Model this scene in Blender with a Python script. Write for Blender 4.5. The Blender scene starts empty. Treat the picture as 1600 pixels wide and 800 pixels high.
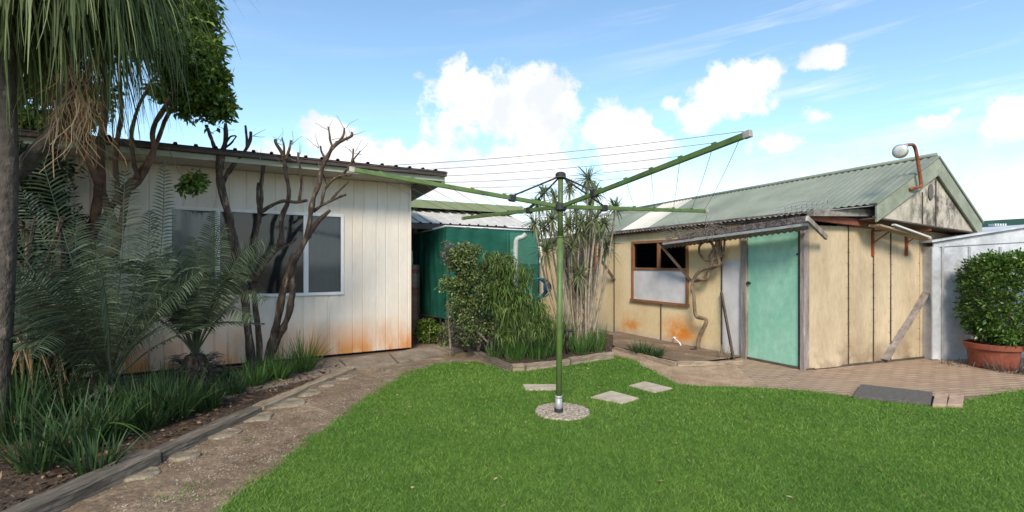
import bpy, bmesh, math, random
import numpy as np
from mathutils import Vector, noise
from mathutils.geometry import tessellate_polygon
random.seed(7); rng = np.random.default_rng(11)
scene = bpy.context.scene
COL = scene.collection
R = math.radians
F, CX, CY, H = 760.0, 800.0, 410.0, 1.5          # focal length in photo pixels, principal column, horizon row, eye height

# ------------------------------------------------------------------ camera
cam_d = bpy.data.cameras.new('camera'); cam = bpy.data.objects.new('camera', cam_d); COL.objects.link(cam)
cam.location = (0, 0, H); cam.rotation_euler = (R(90), 0, 0)
cam_d.sensor_width = 36; cam_d.lens = F / 1600 * 36; cam_d.shift_y = 10 / 1600
cam_d.clip_end = 3000; cam_d.clip_start = 0.05
scene.camera = cam
# ------------------------------------------------------------------ light
SUN_AZ = math.atan2(-0.10, -0.99)                 # where the sun stands (x = left, y = behind camera)
SUN_EL = R(38)
sun_d = bpy.data.lights.new('sun', 'SUN'); sun = bpy.data.objects.new('sun', sun_d); COL.objects.link(sun)
sun_d.energy = 2.3; sun_d.angle = R(16); sun_d.color = (1.0, 0.90, 0.76)
sd = Vector((math.sin(SUN_AZ) * math.cos(SUN_EL), math.cos(SUN_AZ) * math.cos(SUN_EL), math.sin(SUN_EL)))
sun.rotation_euler = sd.to_track_quat('Z', 'Y').to_euler(); sun.location = (-8, -8, 12)
scene.view_settings.view_transform = 'Standard'; scene.view_settings.look = 'None'
scene.view_settings.exposure = 0.82; scene.view_settings.gamma = 1
scene.view_settings.use_curve_mapping = False

def build_world():
    w = bpy.data.worlds.new('World'); scene.world = w; w.use_nodes = True
    nt = w.node_tree; nt.nodes.clear(); N = nt.nodes.new; L = nt.links.new
    out = N('ShaderNodeOutputWorld'); bg = N('ShaderNodeBackground')
    sky = N('ShaderNodeTexSky'); sky.sky_type = 'NISHITA'; sky.sun_disc = False
    sky.sun_elevation = SUN_EL; sky.sun_rotation = SUN_AZ; sky.air_density = 1.0; sky.dust_density = 0.35; sky.ozone_density = 1.6
    bg.inputs['Strength'].default_value = 0.115
    tc = N('ShaderNodeTexCoord'); sep = N('ShaderNodeSeparateXYZ')
    def math_(op, a, b=None, c=None, clamp=False):
        m = N('ShaderNodeMath'); m.operation = op; m.use_clamp = clamp
        for i, v in enumerate((a, b, c)):
            if v is None: continue
            if isinstance(v, (int, float)): m.inputs[i].default_value = v
            else: L(v, m.inputs[i])
        return m.outputs[0]
    def noise_(scale, detail, rough, vec, dist=0.0):
        n = N('ShaderNodeTexNoise'); n.inputs['Scale'].default_value = scale; n.inputs['Detail'].default_value = detail
        n.inputs['Roughness'].default_value = rough; n.inputs['Distortion'].default_value = dist; L(vec, n.inputs['Vector']); return n.outputs['Fac']
    L(tc.outputs['Generated'], sep.inputs[0])
    x, y, z = sep.outputs
    az = math_('ARCTAN2', x, y); el = math_('ARCSINE', z)
    n1 = noise_(9.0, 10, 0.62, tc.outputs['Generated'])
    n2 = noise_(26.0, 6, 0.6, tc.outputs['Generated'])
    nn = math_('ADD', math_('MULTIPLY', math_('SUBTRACT', n1, 0.5), 3.2), math_('MULTIPLY', math_('SUBTRACT', n2, 0.5), 2.2))
    blobs = [(805,170,92,62,1),(725,150,62,44,1),(850,180,62,64,1),(830,130,50,26,1),(715,115,28,20,.7),(690,195,48,34,.5),(800,250,90,32,1),
             (955,205,52,40,1),(985,240,60,40,1),(560,235,80,34,1),(510,208,48,28,1),(620,245,80,28,1),(700,285,100,26,1),(440,262,70,32,.9),
             (1140,150,62,42,1),(1100,170,42,34,1),(1195,115,40,26,1),(1052,160,20,10,.8),(1290,86,40,16,1),(1268,98,26,12,.9),(1150,110,34,18,.7),
             (1585,190,60,44,1),(1640,170,60,50,1),(1460,188,44,18,.5),(1200,225,50,20,.6),(1285,184,30,12,.4),(1400,285,60,20,.6),(1570,290,80,24,.9)]
    tot = None
    for (px, py, rx, ry, k) in blobs:
        a0 = math.atan((px - CX) / F); dd = math.hypot(F, px - CX); e0 = math.atan((CY - py) / dd)
        ra = rx * F / dd ** 2 * 1.0; re = ry / dd
        da = math_('DIVIDE', math_('SUBTRACT', az, a0), ra); de = math_('DIVIDE', math_('SUBTRACT', el, e0), re)
        q = math_('SQRT', math_('ADD', math_('MULTIPLY', da, da), math_('MULTIPLY', de, de)))
        v = math_('MULTIPLY', math_('SUBTRACT', 1.25, q), k)
        tot = v if tot is None else math_('SMOOTH_MAX', tot, v, 0.5)
    tot = math_('MAXIMUM', tot, -3.0)
    cl = math_('ADD', tot, math_('MULTIPLY', nn, 0.72))
    cum = N('ShaderNodeMapRange'); cum.interpolation_type = 'SMOOTHSTEP'; L(cl, cum.inputs[0])
    cum.inputs[1].default_value = 0.10; cum.inputs[2].default_value = 0.62
    # low bank of pale cloud above the horizon
    e_top = math_('ADD', el, math_('MULTIPLY', nn, -0.06))
    bank = N('ShaderNodeMapRange'); bank.interpolation_type = 'SMOOTHSTEP'; L(e_top, bank.inputs[0])
    bank.inputs[1].default_value = 0.21; bank.inputs[2].default_value = 0.06; bank.inputs[3].default_value = 0; bank.inputs[4].default_value = 0.85
    # thin streaks on the right
    mp = N('ShaderNodeCombineXYZ'); L(math_('MULTIPLY', az, 1.2), mp.inputs[0]); L(math_('MULTIPLY', math_('SUBTRACT', el, math_('MULTIPLY', az, 0.08)), 14), mp.inputs[1])
    st = noise_(1.6, 5, 0.6, mp.outputs[0], 0.3)
    stm = N('ShaderNodeMapRange'); L(st, stm.inputs[0]); stm.inputs[1].default_value = 0.50; stm.inputs[2].default_value = 0.72; stm.inputs[4].default_value = 0.55
    side = N('ShaderNodeMapRange'); L(az, side.inputs[0]); side.inputs[1].default_value = 0.15; side.inputs[2].default_value = 0.5; side.inputs[3].default_value = 0.15
    streak = math_('MULTIPLY', stm.outputs[0], side.outputs[0])
    m_all = math_('MAXIMUM', math_('MAXIMUM', cum.outputs[0], bank.outputs[0]), streak)
    # cloud colour, greyer inside
    sh = noise_(10.0, 5, 0.55, tc.outputs['Generated'])
    cr = N('ShaderNodeValToRGB'); cr.color_ramp.elements[0].position = 0.35; cr.color_ramp.elements[0].color = (4.5, 4.7, 4.95, 1)
    cr.color_ramp.elements[1].position = 0.62; cr.color_ramp.elements[1].color = (6.1, 6.05, 5.95, 1)
    L(sh, cr.inputs[0])
    tint = N('ShaderNodeMix'); tint.data_type = 'RGBA'; tint.blend_type = 'MULTIPLY'; tint.inputs[0].default_value = 1
    L(sky.outputs[0], tint.inputs[6]); tint.inputs[7].default_value = (1.16, 1.26, 1.22, 1)
    mix = N('ShaderNodeMix'); mix.data_type = 'RGBA'; L(m_all, mix.inputs[0]); L(tint.outputs[2], mix.inputs[6]); L(cr.outputs[0], mix.inputs[7])
    L(mix.outputs[2], bg.inputs['Color']); L(bg.outputs[0], out.inputs[0])
build_world()

# ------------------------------------------------------------------ helpers
def V(*a): return Vector(a)
def P(px, py, Y): return Vector(((px - CX) / F * Y, Y, H - (py - CY) / F * Y))
def G(px, py, z=0.0):
    Y = F * (H - z) / (py - CY); return Vector(((px - CX) / F * Y, Y, z))
class Wall:
    def __init__(s, C, d, n): s.C = Vector(C); s.d = Vector(d).normalized(); s.n = Vector(n).normalized()
    def t(s, px, off=0.0):
        k = (px - CX) / F; c = s.C + s.n * off
        return (k * c.y - c.x) / (s.d.x - k * s.d.y)
    def at(s, px, py, off=0.0):
        t = s.t(px, off); p = s.C + s.n * off + s.d * t
        return Vector((p.x, p.y, H - (py - CY) / F * p.y))
    def z(s, px, py, off=0.0): return s.at(px, py, off).z
    def pt(s, t, z, off=0.0):
        p = s.C + s.d * t + s.n * off; return Vector((p.x, p.y, z))
OFF = {}
def tag(o, label=None, cat=None, group=None, kind=None):
    if label: o['label'] = label
    if cat: o['category'] = cat
    if group: o['group'] = group
    if kind: o['kind'] = kind
    return o
def thing(name, label, cat, loc, group=None):
    o = bpy.data.objects.new(name, None); o.empty_display_size = 0.1; COL.objects.link(o)
    o.location = loc; OFF[o.name] = Vector(loc); return tag(o, label, cat, group)
def link_mesh(name, me, mat, parent, center):
    o = bpy.data.objects.new(name, me); COL.objects.link(o)
    if mat: me.materials.append(mat)
    if parent is not None: o.parent = parent; OFF[o.name] = OFF[parent.name]
    else: o.location = center; OFF[o.name] = Vector(center)
    return o
def np_mesh(name, verts, faces, mat, parent=None, smooth=False):
    """verts (N,3) array in world space, faces list or (M,k) array"""
    verts = np.asarray(verts, dtype=np.float64)
    if parent is not None: c = np.array(OFF[parent.name])
    else: c = np.array([(verts[:,0].min()+verts[:,0].max())/2, (verts[:,1].min()+verts[:,1].max())/2, verts[:,2].min()])
    vv = (verts - c).astype(np.float32)
    me = bpy.data.meshes.new(name)
    if isinstance(faces, np.ndarray):
        m, k = faces.shape
        me.vertices.add(len(vv)); me.vertices.foreach_set('co', vv.ravel())
        me.loops.add(m * k); me.loops.foreach_set('vertex_index', faces.astype(np.int32).ravel())
        me.polygons.add(m); me.polygons.foreach_set('loop_start', np.arange(0, m * k, k, dtype=np.int32))
        me.update(calc_edges=True); me.validate()
    else:
        me.from_pydata(vv.tolist(), [], faces); me.update()
    if smooth: me.polygons.foreach_set('use_smooth', [True] * len(me.polygons))
    return link_mesh(name, me, mat, parent, tuple(c))
class MB:
    def __init__(s): s.v = []; s.f = []
    def quad(s, *p):
        b = len(s.v); s.v += [Vector(q) for q in p]; s.f.append(tuple(range(b, b + len(p))))
    def hexa(s, lo, hi):
        b = len(s.v); s.v += [Vector(q) for q in lo] + [Vector(q) for q in hi]; n = len(lo)
        s.f.append(tuple(b + i for i in reversed(range(n)))); s.f.append(tuple(b + n + i for i in range(n)))
        for i in range(n):
            j = (i + 1) % n; s.f.append((b + i, b + j, b + n + j, b + n + i))
    def box(s, x0, x1, y0, y1, z0, z1):
        s.hexa([(x0,y0,z0),(x1,y0,z0),(x1,y1,z0),(x0,y1,z0)], [(x0,y0,z1),(x1,y0,z1),(x1,y1,z1),(x0,y1,z1)])
    def wbox(s, W, t0, t1, z0, z1, o0, o1, z0b=None, z1b=None):
        """box in wall coordinates; z0b/z1b allow a different height at t1"""
        z0b = z0 if z0b is None else z0b; z1b = z1 if z1b is None else z1b
        lo = [W.pt(t0,z0,o0), W.pt(t1,z0b,o0), W.pt(t1,z0b,o1), W.pt(t0,z0,o1)]
        hi = [W.pt(t0,z1,o0), W.pt(t1,z1b,o0), W.pt(t1,z1b,o1), W.pt(t0,z1,o1)]
        s.hexa(lo, hi)
    def beam(s, A, B, w, h, up=(0,0,1)):
        A = Vector(A); B = Vector(B); d = (B - A).normalized(); up = Vector(up)
        sd_ = d.cross(up)
        if sd_.length < 1e-4: sd_ = d.cross(Vector((0,1,0)))
        sd_.normalize(); u = sd_.cross(d).normalized(); sd_ *= w / 2; u *= h / 2
        s.hexa([A-sd_-u, A+sd_-u, A+sd_+u, A-sd_+u], [B-sd_-u, B+sd_-u, B+sd_+u, B-sd_+u])
    def tube(s, pts, rad, n=8):
        pts = [Vector(p) for p in pts]
        if isinstance(rad, (int, float)): rad = [rad] * len(pts)
        prev = None; b0 = len(s.v); up = Vector((0.13, 0.2, 1))
        for i, p in enumerate(pts):
            d = (pts[min(i+1, len(pts)-1)] - pts[max(i-1, 0)]).normalized()
            if prev is None:
                x = d.cross(up)
                if x.length < 0.05: x = d.cross(Vector((1,0,0)))
                x.normalize()
            else:
                x = (prev - d * prev.dot(d)).normalized()
            prev = x; y = d.cross(x)
            for k in range(n):
                a = 2 * math.pi * k / n; s.v.append(p + (x * math.cos(a) + y * math.sin(a)) * rad[i])
        for i in range(len(pts) - 1):
            for k in range(n):
                k2 = (k + 1) % n; a = b0 + i * n; c = a + n
                s.f.append((a + k, a + k2, c + k2, c + k))
        s.f.append(tuple(b0 + k for k in reversed(range(n)))); e = b0 + (len(pts) - 1) * n
        s.f.append(tuple(e + k for k in range(n)))
    def lathe(s, c, prof, n=24, ax=None):
        """prof: (radius, z) pairs about vertical axis at c"""
        b0 = len(s.v); c = Vector(c)
        for (r, z) in prof:
            for k in range(n):
                a = 2 * math.pi * k / n; s.v.append(c + Vector((r * math.cos(a), r * math.sin(a), z)))
        for i in range(len(prof) - 1):
            for k in range(n):
                k2 = (k + 1) % n; a = b0 + i * n; d = a + n
                s.f.append((a + k, a + k2, d + k2, d + k))
        s.f.append(tuple(b0 + k for k in reversed(range(n)))); e = b0 + (len(prof) - 1) * n
        s.f.append(tuple(e + k for k in range(n)))
    def build(s, name, mat, parent=None, smooth=False, bevel=0.0, subdiv=False):
        o = np_mesh(name, [tuple(v) for v in s.v], s.f, mat, parent, smooth)
        if bevel:
            m = o.modifiers.new('bevel', 'BEVEL'); m.width = bevel; m.segments = 2; m.limit_method = 'ANGLE'
        return o
def smooth_path(pts, sub=4):
    pts = [Vector(p) for p in pts]; out = []
    for i in range(len(pts) - 1):
        p0 = pts[max(i-1,0)]; p1 = pts[i]; p2 = pts[i+1]; p3 = pts[min(i+2,len(pts)-1)]
        for k in range(sub):
            t = k / sub
            out.append(0.5*((2*p1)+(p2-p0)*t+(2*p0-5*p1+4*p2-p3)*t*t+(3*p1-p0-3*p2+p3)*t**3))
    out.append(pts[-1]); return out
def sheet(name, poly, z, mat, kind=None, thick=0.0, wob=0.0, sub=0.25):
    """a flat sheet over a ground polygon (world xy), edge cut finely and slightly uneven"""
    pts = []
    n = len(poly)
    for i in range(n):
        a = Vector(poly[i][:2]); b = Vector(poly[(i+1)%n][:2]); L_ = (b-a).length; k = max(1, min(200, int(L_/sub)))
        nrm = Vector((-(b-a).y, (b-a).x)); nrm = nrm.normalized() if nrm.length else nrm
        for j in range(k):
            q = a.lerp(b, j/k)
            if wob and q.y > 0: q = q + nrm * wob * noise.noise(Vector((q.x*4, q.y*4, z*9)))
            pts.append(q)
    v3 = [Vector((p.x, p.y, z)) for p in pts]
    tris = tessellate_polygon([v3])
    me_v = [tuple(p) for p in v3]; faces = [tuple(t) for t in tris]
    if thick:
        n = len(v3); me_v += [(p.x, p.y, z - thick) for p in pts]
        faces += [(i, (i+1)%n, n+(i+1)%n, n+i) for i in range(n)]
    o = np_mesh(name, me_v, faces, mat)
    # make the normals point up
    bm = bmesh.new(); bm.from_mesh(o.data); bmesh.ops.recalc_face_normals(bm, faces=bm.faces)
    up = sum((f.normal.z*f.calc_area()) for f in bm.faces if abs(f.normal.z) > .5)
    if up < 0: bmesh.ops.reverse_faces(bm, faces=bm.faces)
    bm.to_mesh(o.data); bm.free()
    if kind: o['kind'] = kind
    return o, pts

# ------------------------------------------------------------------ materials
def mat(name, c1, c2=None, scale=6, rough=0.7, bump=0.0, bscale=None, metal=0.0, c3=None, detail=6, stretch=(1,1,1), spec=0.4, lo=.35, hi=.65, bdist=.02, fine=None):
    m = bpy.data.materials.new(name); m.use_nodes = True; nt = m.node_tree; b = nt.nodes['Principled BSDF']
    N = nt.nodes.new; L = nt.links.new
    b.inputs['Roughness'].default_value = rough; b.inputs['Metallic'].default_value = metal; b.inputs['Specular IOR Level'].default_value = spec
    b.inputs['Base Color'].default_value = (*c1, 1)
    tc = N('ShaderNodeTexCoord'); mp = N('ShaderNodeMapping'); mp.inputs['Scale'].default_value = stretch; L(tc.outputs['Object'], mp.inputs[0])
    if c2 is not None:
        n = N('ShaderNodeTexNoise'); n.inputs['Scale'].default_value = scale; n.inputs['Detail'].default_value = detail; n.inputs['Roughness'].default_value = 0.65
        L(mp.outputs[0], n.inputs['Vector'])
        r = N('ShaderNodeValToRGB'); e = r.color_ramp.elements; e[0].position = lo; e[0].color = (*c1, 1); e[1].position = hi; e[1].color = (*c2, 1)
        if c3 is not None: x = e.new((lo+hi)/2+.08); x.color = (*c3, 1)
        L(n.outputs['Fac'], r.inputs[0]); L(r.outputs[0], b.inputs['Base Color'])
    if fine:
        n3 = N('ShaderNodeTexNoise'); n3.inputs['Scale'].default_value = fine[0]; n3.inputs['Detail'].default_value = 5; n3.inputs['Roughness'].default_value = .7; L(mp.outputs[0], n3.inputs['Vector'])
        k3 = N('ShaderNodeMapRange'); L(n3.outputs['Fac'], k3.inputs[0]); k3.inputs[1].default_value = .3; k3.inputs[2].default_value = .7; k3.inputs[3].default_value = 1-fine[1]; k3.inputs[4].default_value = 1+fine[1]*.6
        x3 = N('ShaderNodeMix'); x3.data_type = 'RGBA'; x3.blend_type = 'MULTIPLY'; x3.inputs[0].default_value = 1; L(k3.outputs[0], x3.inputs[7])
        if b.inputs['Base Color'].links: L(b.inputs['Base Color'].links[0].from_socket, x3.inputs[6])
        else: x3.inputs[6].default_value = (*c1,1)
        L(x3.outputs[2], b.inputs['Base Color'])
    if bump:
        n2 = N('ShaderNodeTexNoise'); n2.inputs['Scale'].default_value = bscale or scale * 4; n2.inputs['Detail'].default_value = 6
        L(mp.outputs[0], n2.inputs['Vector'])
        bp = N('ShaderNodeBump'); bp.inputs['Strength'].default_value = bump; bp.inputs['Distance'].default_value = bdist
        L(n2.outputs['Fac'], bp.inputs['Height']); L(bp.outputs[0], b.inputs['Normal'])
    return m
def leafmat(name, c1, c2, c3=None, rough=0.5, trans=0.25, spec=.35, mid=.5):
    m = bpy.data.materials.new(name); m.use_nodes = True; nt = m.node_tree; b = nt.nodes['Principled BSDF']
    N = nt.nodes.new; L = nt.links.new; out = nt.nodes['Material Output']
    g = N('ShaderNodeNewGeometry'); r = N('ShaderNodeValToRGB'); e = r.color_ramp.elements
    e[0].color = (*c1, 1); e[1].color = (*c2, 1)
    if c3 is not None: e[1].position = mid if mid > .5 else .8; x = e.new(1.0); x.color = (*c3, 1)
    L(g.outputs['Random Per Island'], r.inputs[0]); L(r.outputs[0], b.inputs['Base Color'])
    b.inputs['Roughness'].default_value = rough; b.inputs['Specular IOR Level'].default_value = spec
    t = N('ShaderNodeBsdfTranslucent'); L(r.outputs[0], t.inputs[0]); mx = N('ShaderNodeMixShader'); mx.inputs[0].default_value = trans
    L(b.outputs[0], mx.inputs[1]); L(t.outputs[0], mx.inputs[2]); L(mx.outputs[0], out.inputs[0])
    return m
def add_height_stain(m, col, z_top, z_soft, scale=4, strength=0.9, stretch=(1,1,.25), lo=.38, hi=.62):
    """rust or damp that has crept up a sheet from its foot (object z = world z for walls)"""
    nt = m.node_tree; N = nt.nodes.new; L = nt.links.new; b = nt.nodes['Principled BSDF']
    src = b.inputs['Base Color'].links[0].from_socket if b.inputs['Base Color'].links else None
    tc = N('ShaderNodeNewGeometry'); sp = N('ShaderNodeSeparateXYZ'); L(tc.outputs['Position'], sp.inputs[0])
    mp = N('ShaderNodeMapping'); mp.inputs['Scale'].default_value = stretch; L(tc.outputs['Position'], mp.inputs[0])
    n = N('ShaderNodeTexNoise'); n.inputs['Scale'].default_value = scale; n.inputs['Detail'].default_value = 7; n.inputs['Roughness'].default_value = .6; L(mp.outputs[0], n.inputs['Vector'])
    a = N('ShaderNodeMapRange'); L(sp.outputs[2], a.inputs[0]); a.inputs[1].default_value = z_top; a.inputs[2].default_value = z_soft; 
    k = N('ShaderNodeMapRange'); L(n.outputs['Fac'], k.inputs[0]); k.inputs[1].default_value = lo; k.inputs[2].default_value = hi
    mul = N('ShaderNodeMath'); mul.operation = 'MULTIPLY'; L(a.outputs[0], mul.inputs[0]); L(k.outputs[0], mul.inputs[1])
    mul2 = N('ShaderNodeMath'); mul2.operation = 'MULTIPLY'; L(mul.outputs[0], mul2.inputs[0]); mul2.inputs[1].default_value = strength
    mx = N('ShaderNodeMix'); mx.data_type = 'RGBA'; L(mul2.outputs[0], mx.inputs[0]); mx.inputs[7].default_value = (*col, 1)
    if src: L(src, mx.inputs[6])
    else: mx.inputs[6].default_value = b.inputs['Base Color'].default_value
    L(mx.outputs[2], b.inputs['Base Color']); return m
def add_spot_stain(m, col, center, radius, scale=5, strength=0.9, squash=(1,1,1), lo=.4, hi=.6, stretch=(1,1,1)):
    nt = m.node_tree; N = nt.nodes.new; L = nt.links.new; b = nt.nodes['Principled BSDF']
    src = b.inputs['Base Color'].links[0].from_socket if b.inputs['Base Color'].links else None
    g = N('ShaderNodeNewGeometry')
    vs = N('ShaderNodeVectorMath'); vs.operation = 'SUBTRACT'; L(g.outputs['Position'], vs.inputs[0]); vs.inputs[1].default_value = tuple(center)
    vm = N('ShaderNodeVectorMath'); vm.operation = 'MULTIPLY'; L(vs.outputs[0], vm.inputs[0]); vm.inputs[1].default_value = squash
    ln = N('ShaderNodeVectorMath'); ln.operation = 'LENGTH'; L(vm.outputs[0], ln.inputs[0])
    a = N('ShaderNodeMapRange'); L(ln.outputs['Value'], a.inputs[0]); a.inputs[1].default_value = radius; a.inputs[2].default_value = radius * .25
    mp = N('ShaderNodeMapping'); mp.inputs['Scale'].default_value = stretch; L(g.outputs['Position'], mp.inputs[0])
    n = N('ShaderNodeTexNoise'); n.inputs['Scale'].default_value = scale; n.inputs['Detail'].default_value = 8; n.inputs['Roughness'].default_value = .7; L(mp.outputs[0], n.inputs['Vector'])
    k = N('ShaderNodeMapRange'); L(n.outputs['Fac'], k.inputs[0]); k.inputs[1].default_value = lo; k.inputs[2].default_value = hi
    mul = N('ShaderNodeMath'); mul.operation = 'MULTIPLY'; L(a.outputs[0], mul.inputs[0]); L(k.outputs[0], mul.inputs[1])
    mul2 = N('ShaderNodeMath'); mul2.operation = 'MULTIPLY'; L(mul.outputs[0], mul2.inputs[0]); mul2.inputs[1].default_value = strength
    mx = N('ShaderNodeMix'); mx.data_type = 'RGBA'; L(mul2.outputs[0], mx.inputs[0]); mx.inputs[7].default_value = (*col, 1)
    if src: L(src, mx.inputs[6])
    else: mx.inputs[6].default_value = b.inputs['Base Color'].default_value
    L(mx.outputs[2], b.inputs['Base Color']); return m

M = {}
M['dirt'] = mat('dirt', (.15,.095,.055), (.50,.37,.235), 2.0, .95, 1.0, 16, c3=(.26,.18,.115), detail=11, lo=.32, hi=.66, fine=(38,.55))
M['sand'] = mat('sandy_dirt', (.32,.20,.115), (.52,.37,.24), 3, .95, .8, 30, detail=9, fine=(30,.4))
M['mulch'] = mat('mulch', (.035,.025,.018), (.12,.075,.045), 14, .95, 1.0, 40, detail=9)
M['turf_base'] = mat('turf_base', (.06,.115,.016), (.11,.18,.03), 9, .95, .8, 60)
M['concrete'] = mat('concrete', (.20,.155,.11), (.37,.30,.23), 4, .9, .5, 40, c3=(.29,.23,.17), detail=9, fine=(30,.35))
M['concrete_pale'] = mat('concrete_pale', (.40,.32,.23), (.56,.465,.35), 7, .9, .4, 60, detail=9)
M['stone'] = mat('round_stone', (.15,.115,.075), (.36,.295,.205), 7, .95, .8, 30, detail=9, fine=(45,.45))
M['sleeper'] = mat('weathered_timber', (.085,.068,.05), (.27,.22,.165), 14, .95, 1.0, 40, stretch=(.1,1,1), detail=10, lo=.3, hi=.7, fine=(70,.6), bdist=.03)
M['sleeper_warm'] = mat('warm_timber', (.20,.14,.09), (.42,.33,.23), 9, .9, .9, 30, detail=10, stretch=(.1,1,1), fine=(70,.45))
M['house_wall'] = mat('cream_ribbed_steel', (.74,.66,.56), (.83,.765,.675), 1.5, .55, 0, stretch=(1,1,.3), fine=(20,.06))
add_height_stain(M['house_wall'], (.62,.50,.38), 1.0, .1, 3.5, .6, (1,1,.3), .35, .6)
add_height_stain(M['house_wall'], (.60,.25,.06), .64, .12, 3.0, .95, (1,1,.25), .34, .56)
M['fascia'] = mat('sage_fascia', (.36,.38,.29), (.44,.46,.36), 3, .6)
M['gutter'] = mat('dark_gutter', (.045,.032,.028), (.09,.06,.05), 4, .5)
M['soffit'] = mat('soffit', (.50,.44,.37), (.58,.52,.45), 3, .8)
M['roof_steel'] = mat('roof_steel_grey', (.13,.12,.12), (.20,.185,.18), 5, .55)
M['white_alu'] = mat('white_aluminium', (.74,.74,.73), (.80,.80,.79), 6, .4)
M['curtain'] = mat('curtain_grey', (.36,.36,.36), (.44,.44,.44), 1.5, .9, stretch=(1,1,.5))
M['dark_blind'] = mat('dark_blind', (.055,.058,.058), (.095,.098,.098), 1.2, .9)  # dark colour standing in for the unlit room behind the open middle pane
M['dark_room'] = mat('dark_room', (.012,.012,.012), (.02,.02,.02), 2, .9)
M['carport'] = mat('olive_fascia', (.19,.225,.115), (.24,.27,.15), 3, .6)
M['under_olive'] = mat('olive_underside', (.09,.09,.05), (.13,.12,.08), 3, .8)
M['pale_roof'] = mat('pale_roof_sheet', (.48,.46,.41), (.62,.59,.54), 4, .6)
M['shed_wall'] = mat('shed_wall_cream', (.66,.49,.255), (.82,.645,.385), 1.4, .75, .15, 30, detail=9, stretch=(1,1,.5), lo=.3, hi=.62, fine=(24,.10))
M['shed_gable_wall'] = mat('shed_wall_buff', (.36,.27,.16), (.62,.49,.325), 1.3, .7, .15, 20, detail=9, stretch=(1,1,.35), lo=.28, hi=.62, fine=(24,.14))
M['gable'] = mat('gable_sheet', (.42,.37,.30), (.58,.52,.43), 2, .85, fine=(20,.15))
M['barge'] = mat('sage_barge', (.20,.225,.165), (.31,.33,.26), 5, .7)
M['roof_green'] = mat('sage_roof', (.175,.195,.15), (.26,.28,.22), 1.3, .6, detail=8, stretch=(1,1,1))
M['roof_rib'] = mat('old_sheet', (.12,.11,.095), (.32,.29,.25), 9, .8, detail=8)
M['poly_sheet'] = mat('milky_sheet', (.62,.56,.46), (.72,.66,.56), 3, .5)
M['door_green'] = mat('mint_door', (.20,.48,.335), (.42,.67,.53), 1.4, .6, .1, 20, detail=12, stretch=(1,1,.6), lo=.3, hi=.7, fine=(11,.14))
M['old_wood'] = mat('flaking_wood', (.17,.14,.12), (.52,.48,.44), 7, .9, .6, 30, c3=(.33,.28,.25), detail=10, stretch=(1,1,.25))
M['brown_wood'] = mat('brown_window_wood', (.20,.085,.035), (.30,.14,.06), 6, .7, .2, 30, stretch=(1,1,.3))
M['dark_wood'] = mat('dark_wood', (.05,.038,.03), (.12,.09,.065), 6, .85, .4, 30)
M['red_beam'] = mat('red_brown_beam', (.13,.04,.025), (.24,.085,.05), 6, .8, .3, 30)
M['dark_grey_wood'] = mat('dark_grey_wood', (.06,.045,.04), (.24,.19,.17), 10, .9, .8, 40, detail=10, fine=(40,.4))
M['pale_board'] = mat('pale_board', (.55,.53,.52), (.66,.64,.63), 4, .8)
M['galv'] = mat('galvanised', (.36,.36,.355), (.52,.52,.51), 6, .5, metal=.35)
M['rust'] = mat('rusty_pipe', (.17,.045,.02), (.33,.105,.05), 12, .85, .3, 60)
M['green_paint'] = mat('hoist_green', (.075,.125,.03), (.12,.185,.055), 8, .45)
M['black_plastic'] = mat('black_fitting', (.018,.018,.02), (.035,.035,.037), 9, .5)
M['steel_end'] = mat('bare_steel_end', (.32,.28,.23), (.48,.45,.40), 20, .5, metal=.3)
M['wire'] = mat('line_wire', (.12,.12,.12), rough=.5)
M['gravel'] = mat('exposed_aggregate', (.24,.17,.115), (.60,.51,.40), 34, .95, .8, 60, detail=3, lo=.42, hi=.6)
M['shed_metal'] = mat('white_metal_sheet', (.40,.41,.43), (.64,.65,.67), 1.8, .5, .1, 8, detail=9, lo=.3, hi=.6, fine=(14,.12))
M['terracotta'] = mat('terracotta', (.17,.04,.022), (.28,.075,.04), 5, .7, fine=(25,.2))
M['brick'] = mat('brick_red', (.28,.09,.06), (.38,.14,.09), 8, .9, .4)
M['mat_grey'] = mat('grey_mat', (.085,.075,.065), (.15,.135,.115), 30, .95, .6, 60)
M['pvc'] = mat('pvc_white', (.34,.38,.36), (.48,.52,.50), 6, .45)
M['teal'] = mat('teal_hose', (.02,.14,.17), (.03,.20,.22), 9, .4)
M['blue'] = mat('blue_plastic', (.02,.13,.32), rough=.4)
M['black_metal'] = mat('black_metal', (.02,.02,.02), (.04,.04,.035), 8, .6)
M['far_green'] = mat('far_green_wall', (.015,.06,.045), (.02,.075,.055), 3, .7)
M['bark'] = mat('bark', (.035,.024,.018), (.33,.24,.17), 14, .95, 1.0, 30, c3=(.13,.09,.065), detail=10, stretch=(1,1,.3), bdist=.04, fine=(50,.5))
M['bark_pale'] = mat('bark_pale', (.10,.08,.06), (.26,.21,.16), 12, .95, 1.0, 30, detail=8)
M['bark_orange'] = mat('bark_orange', (.07,.04,.028), (.22,.12,.075), 6, .95, .7, 24, detail=8)
M['bark_grey'] = mat('bark_grey', (.05,.04,.032), (.16,.13,.10), 14, .95, 1.0, 30, c3=(.09,.075,.06), detail=10, stretch=(1,1,.5), bdist=.03)
M['vine'] = mat('vine_bark', (.13,.085,.05), (.28,.20,.13), 12, .9, .6, 40)
M['cane'] = mat('cane_stem', (.26,.205,.15), (.52,.43,.33), 14, .85, .5, 40, stretch=(1,1,.5))
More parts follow.
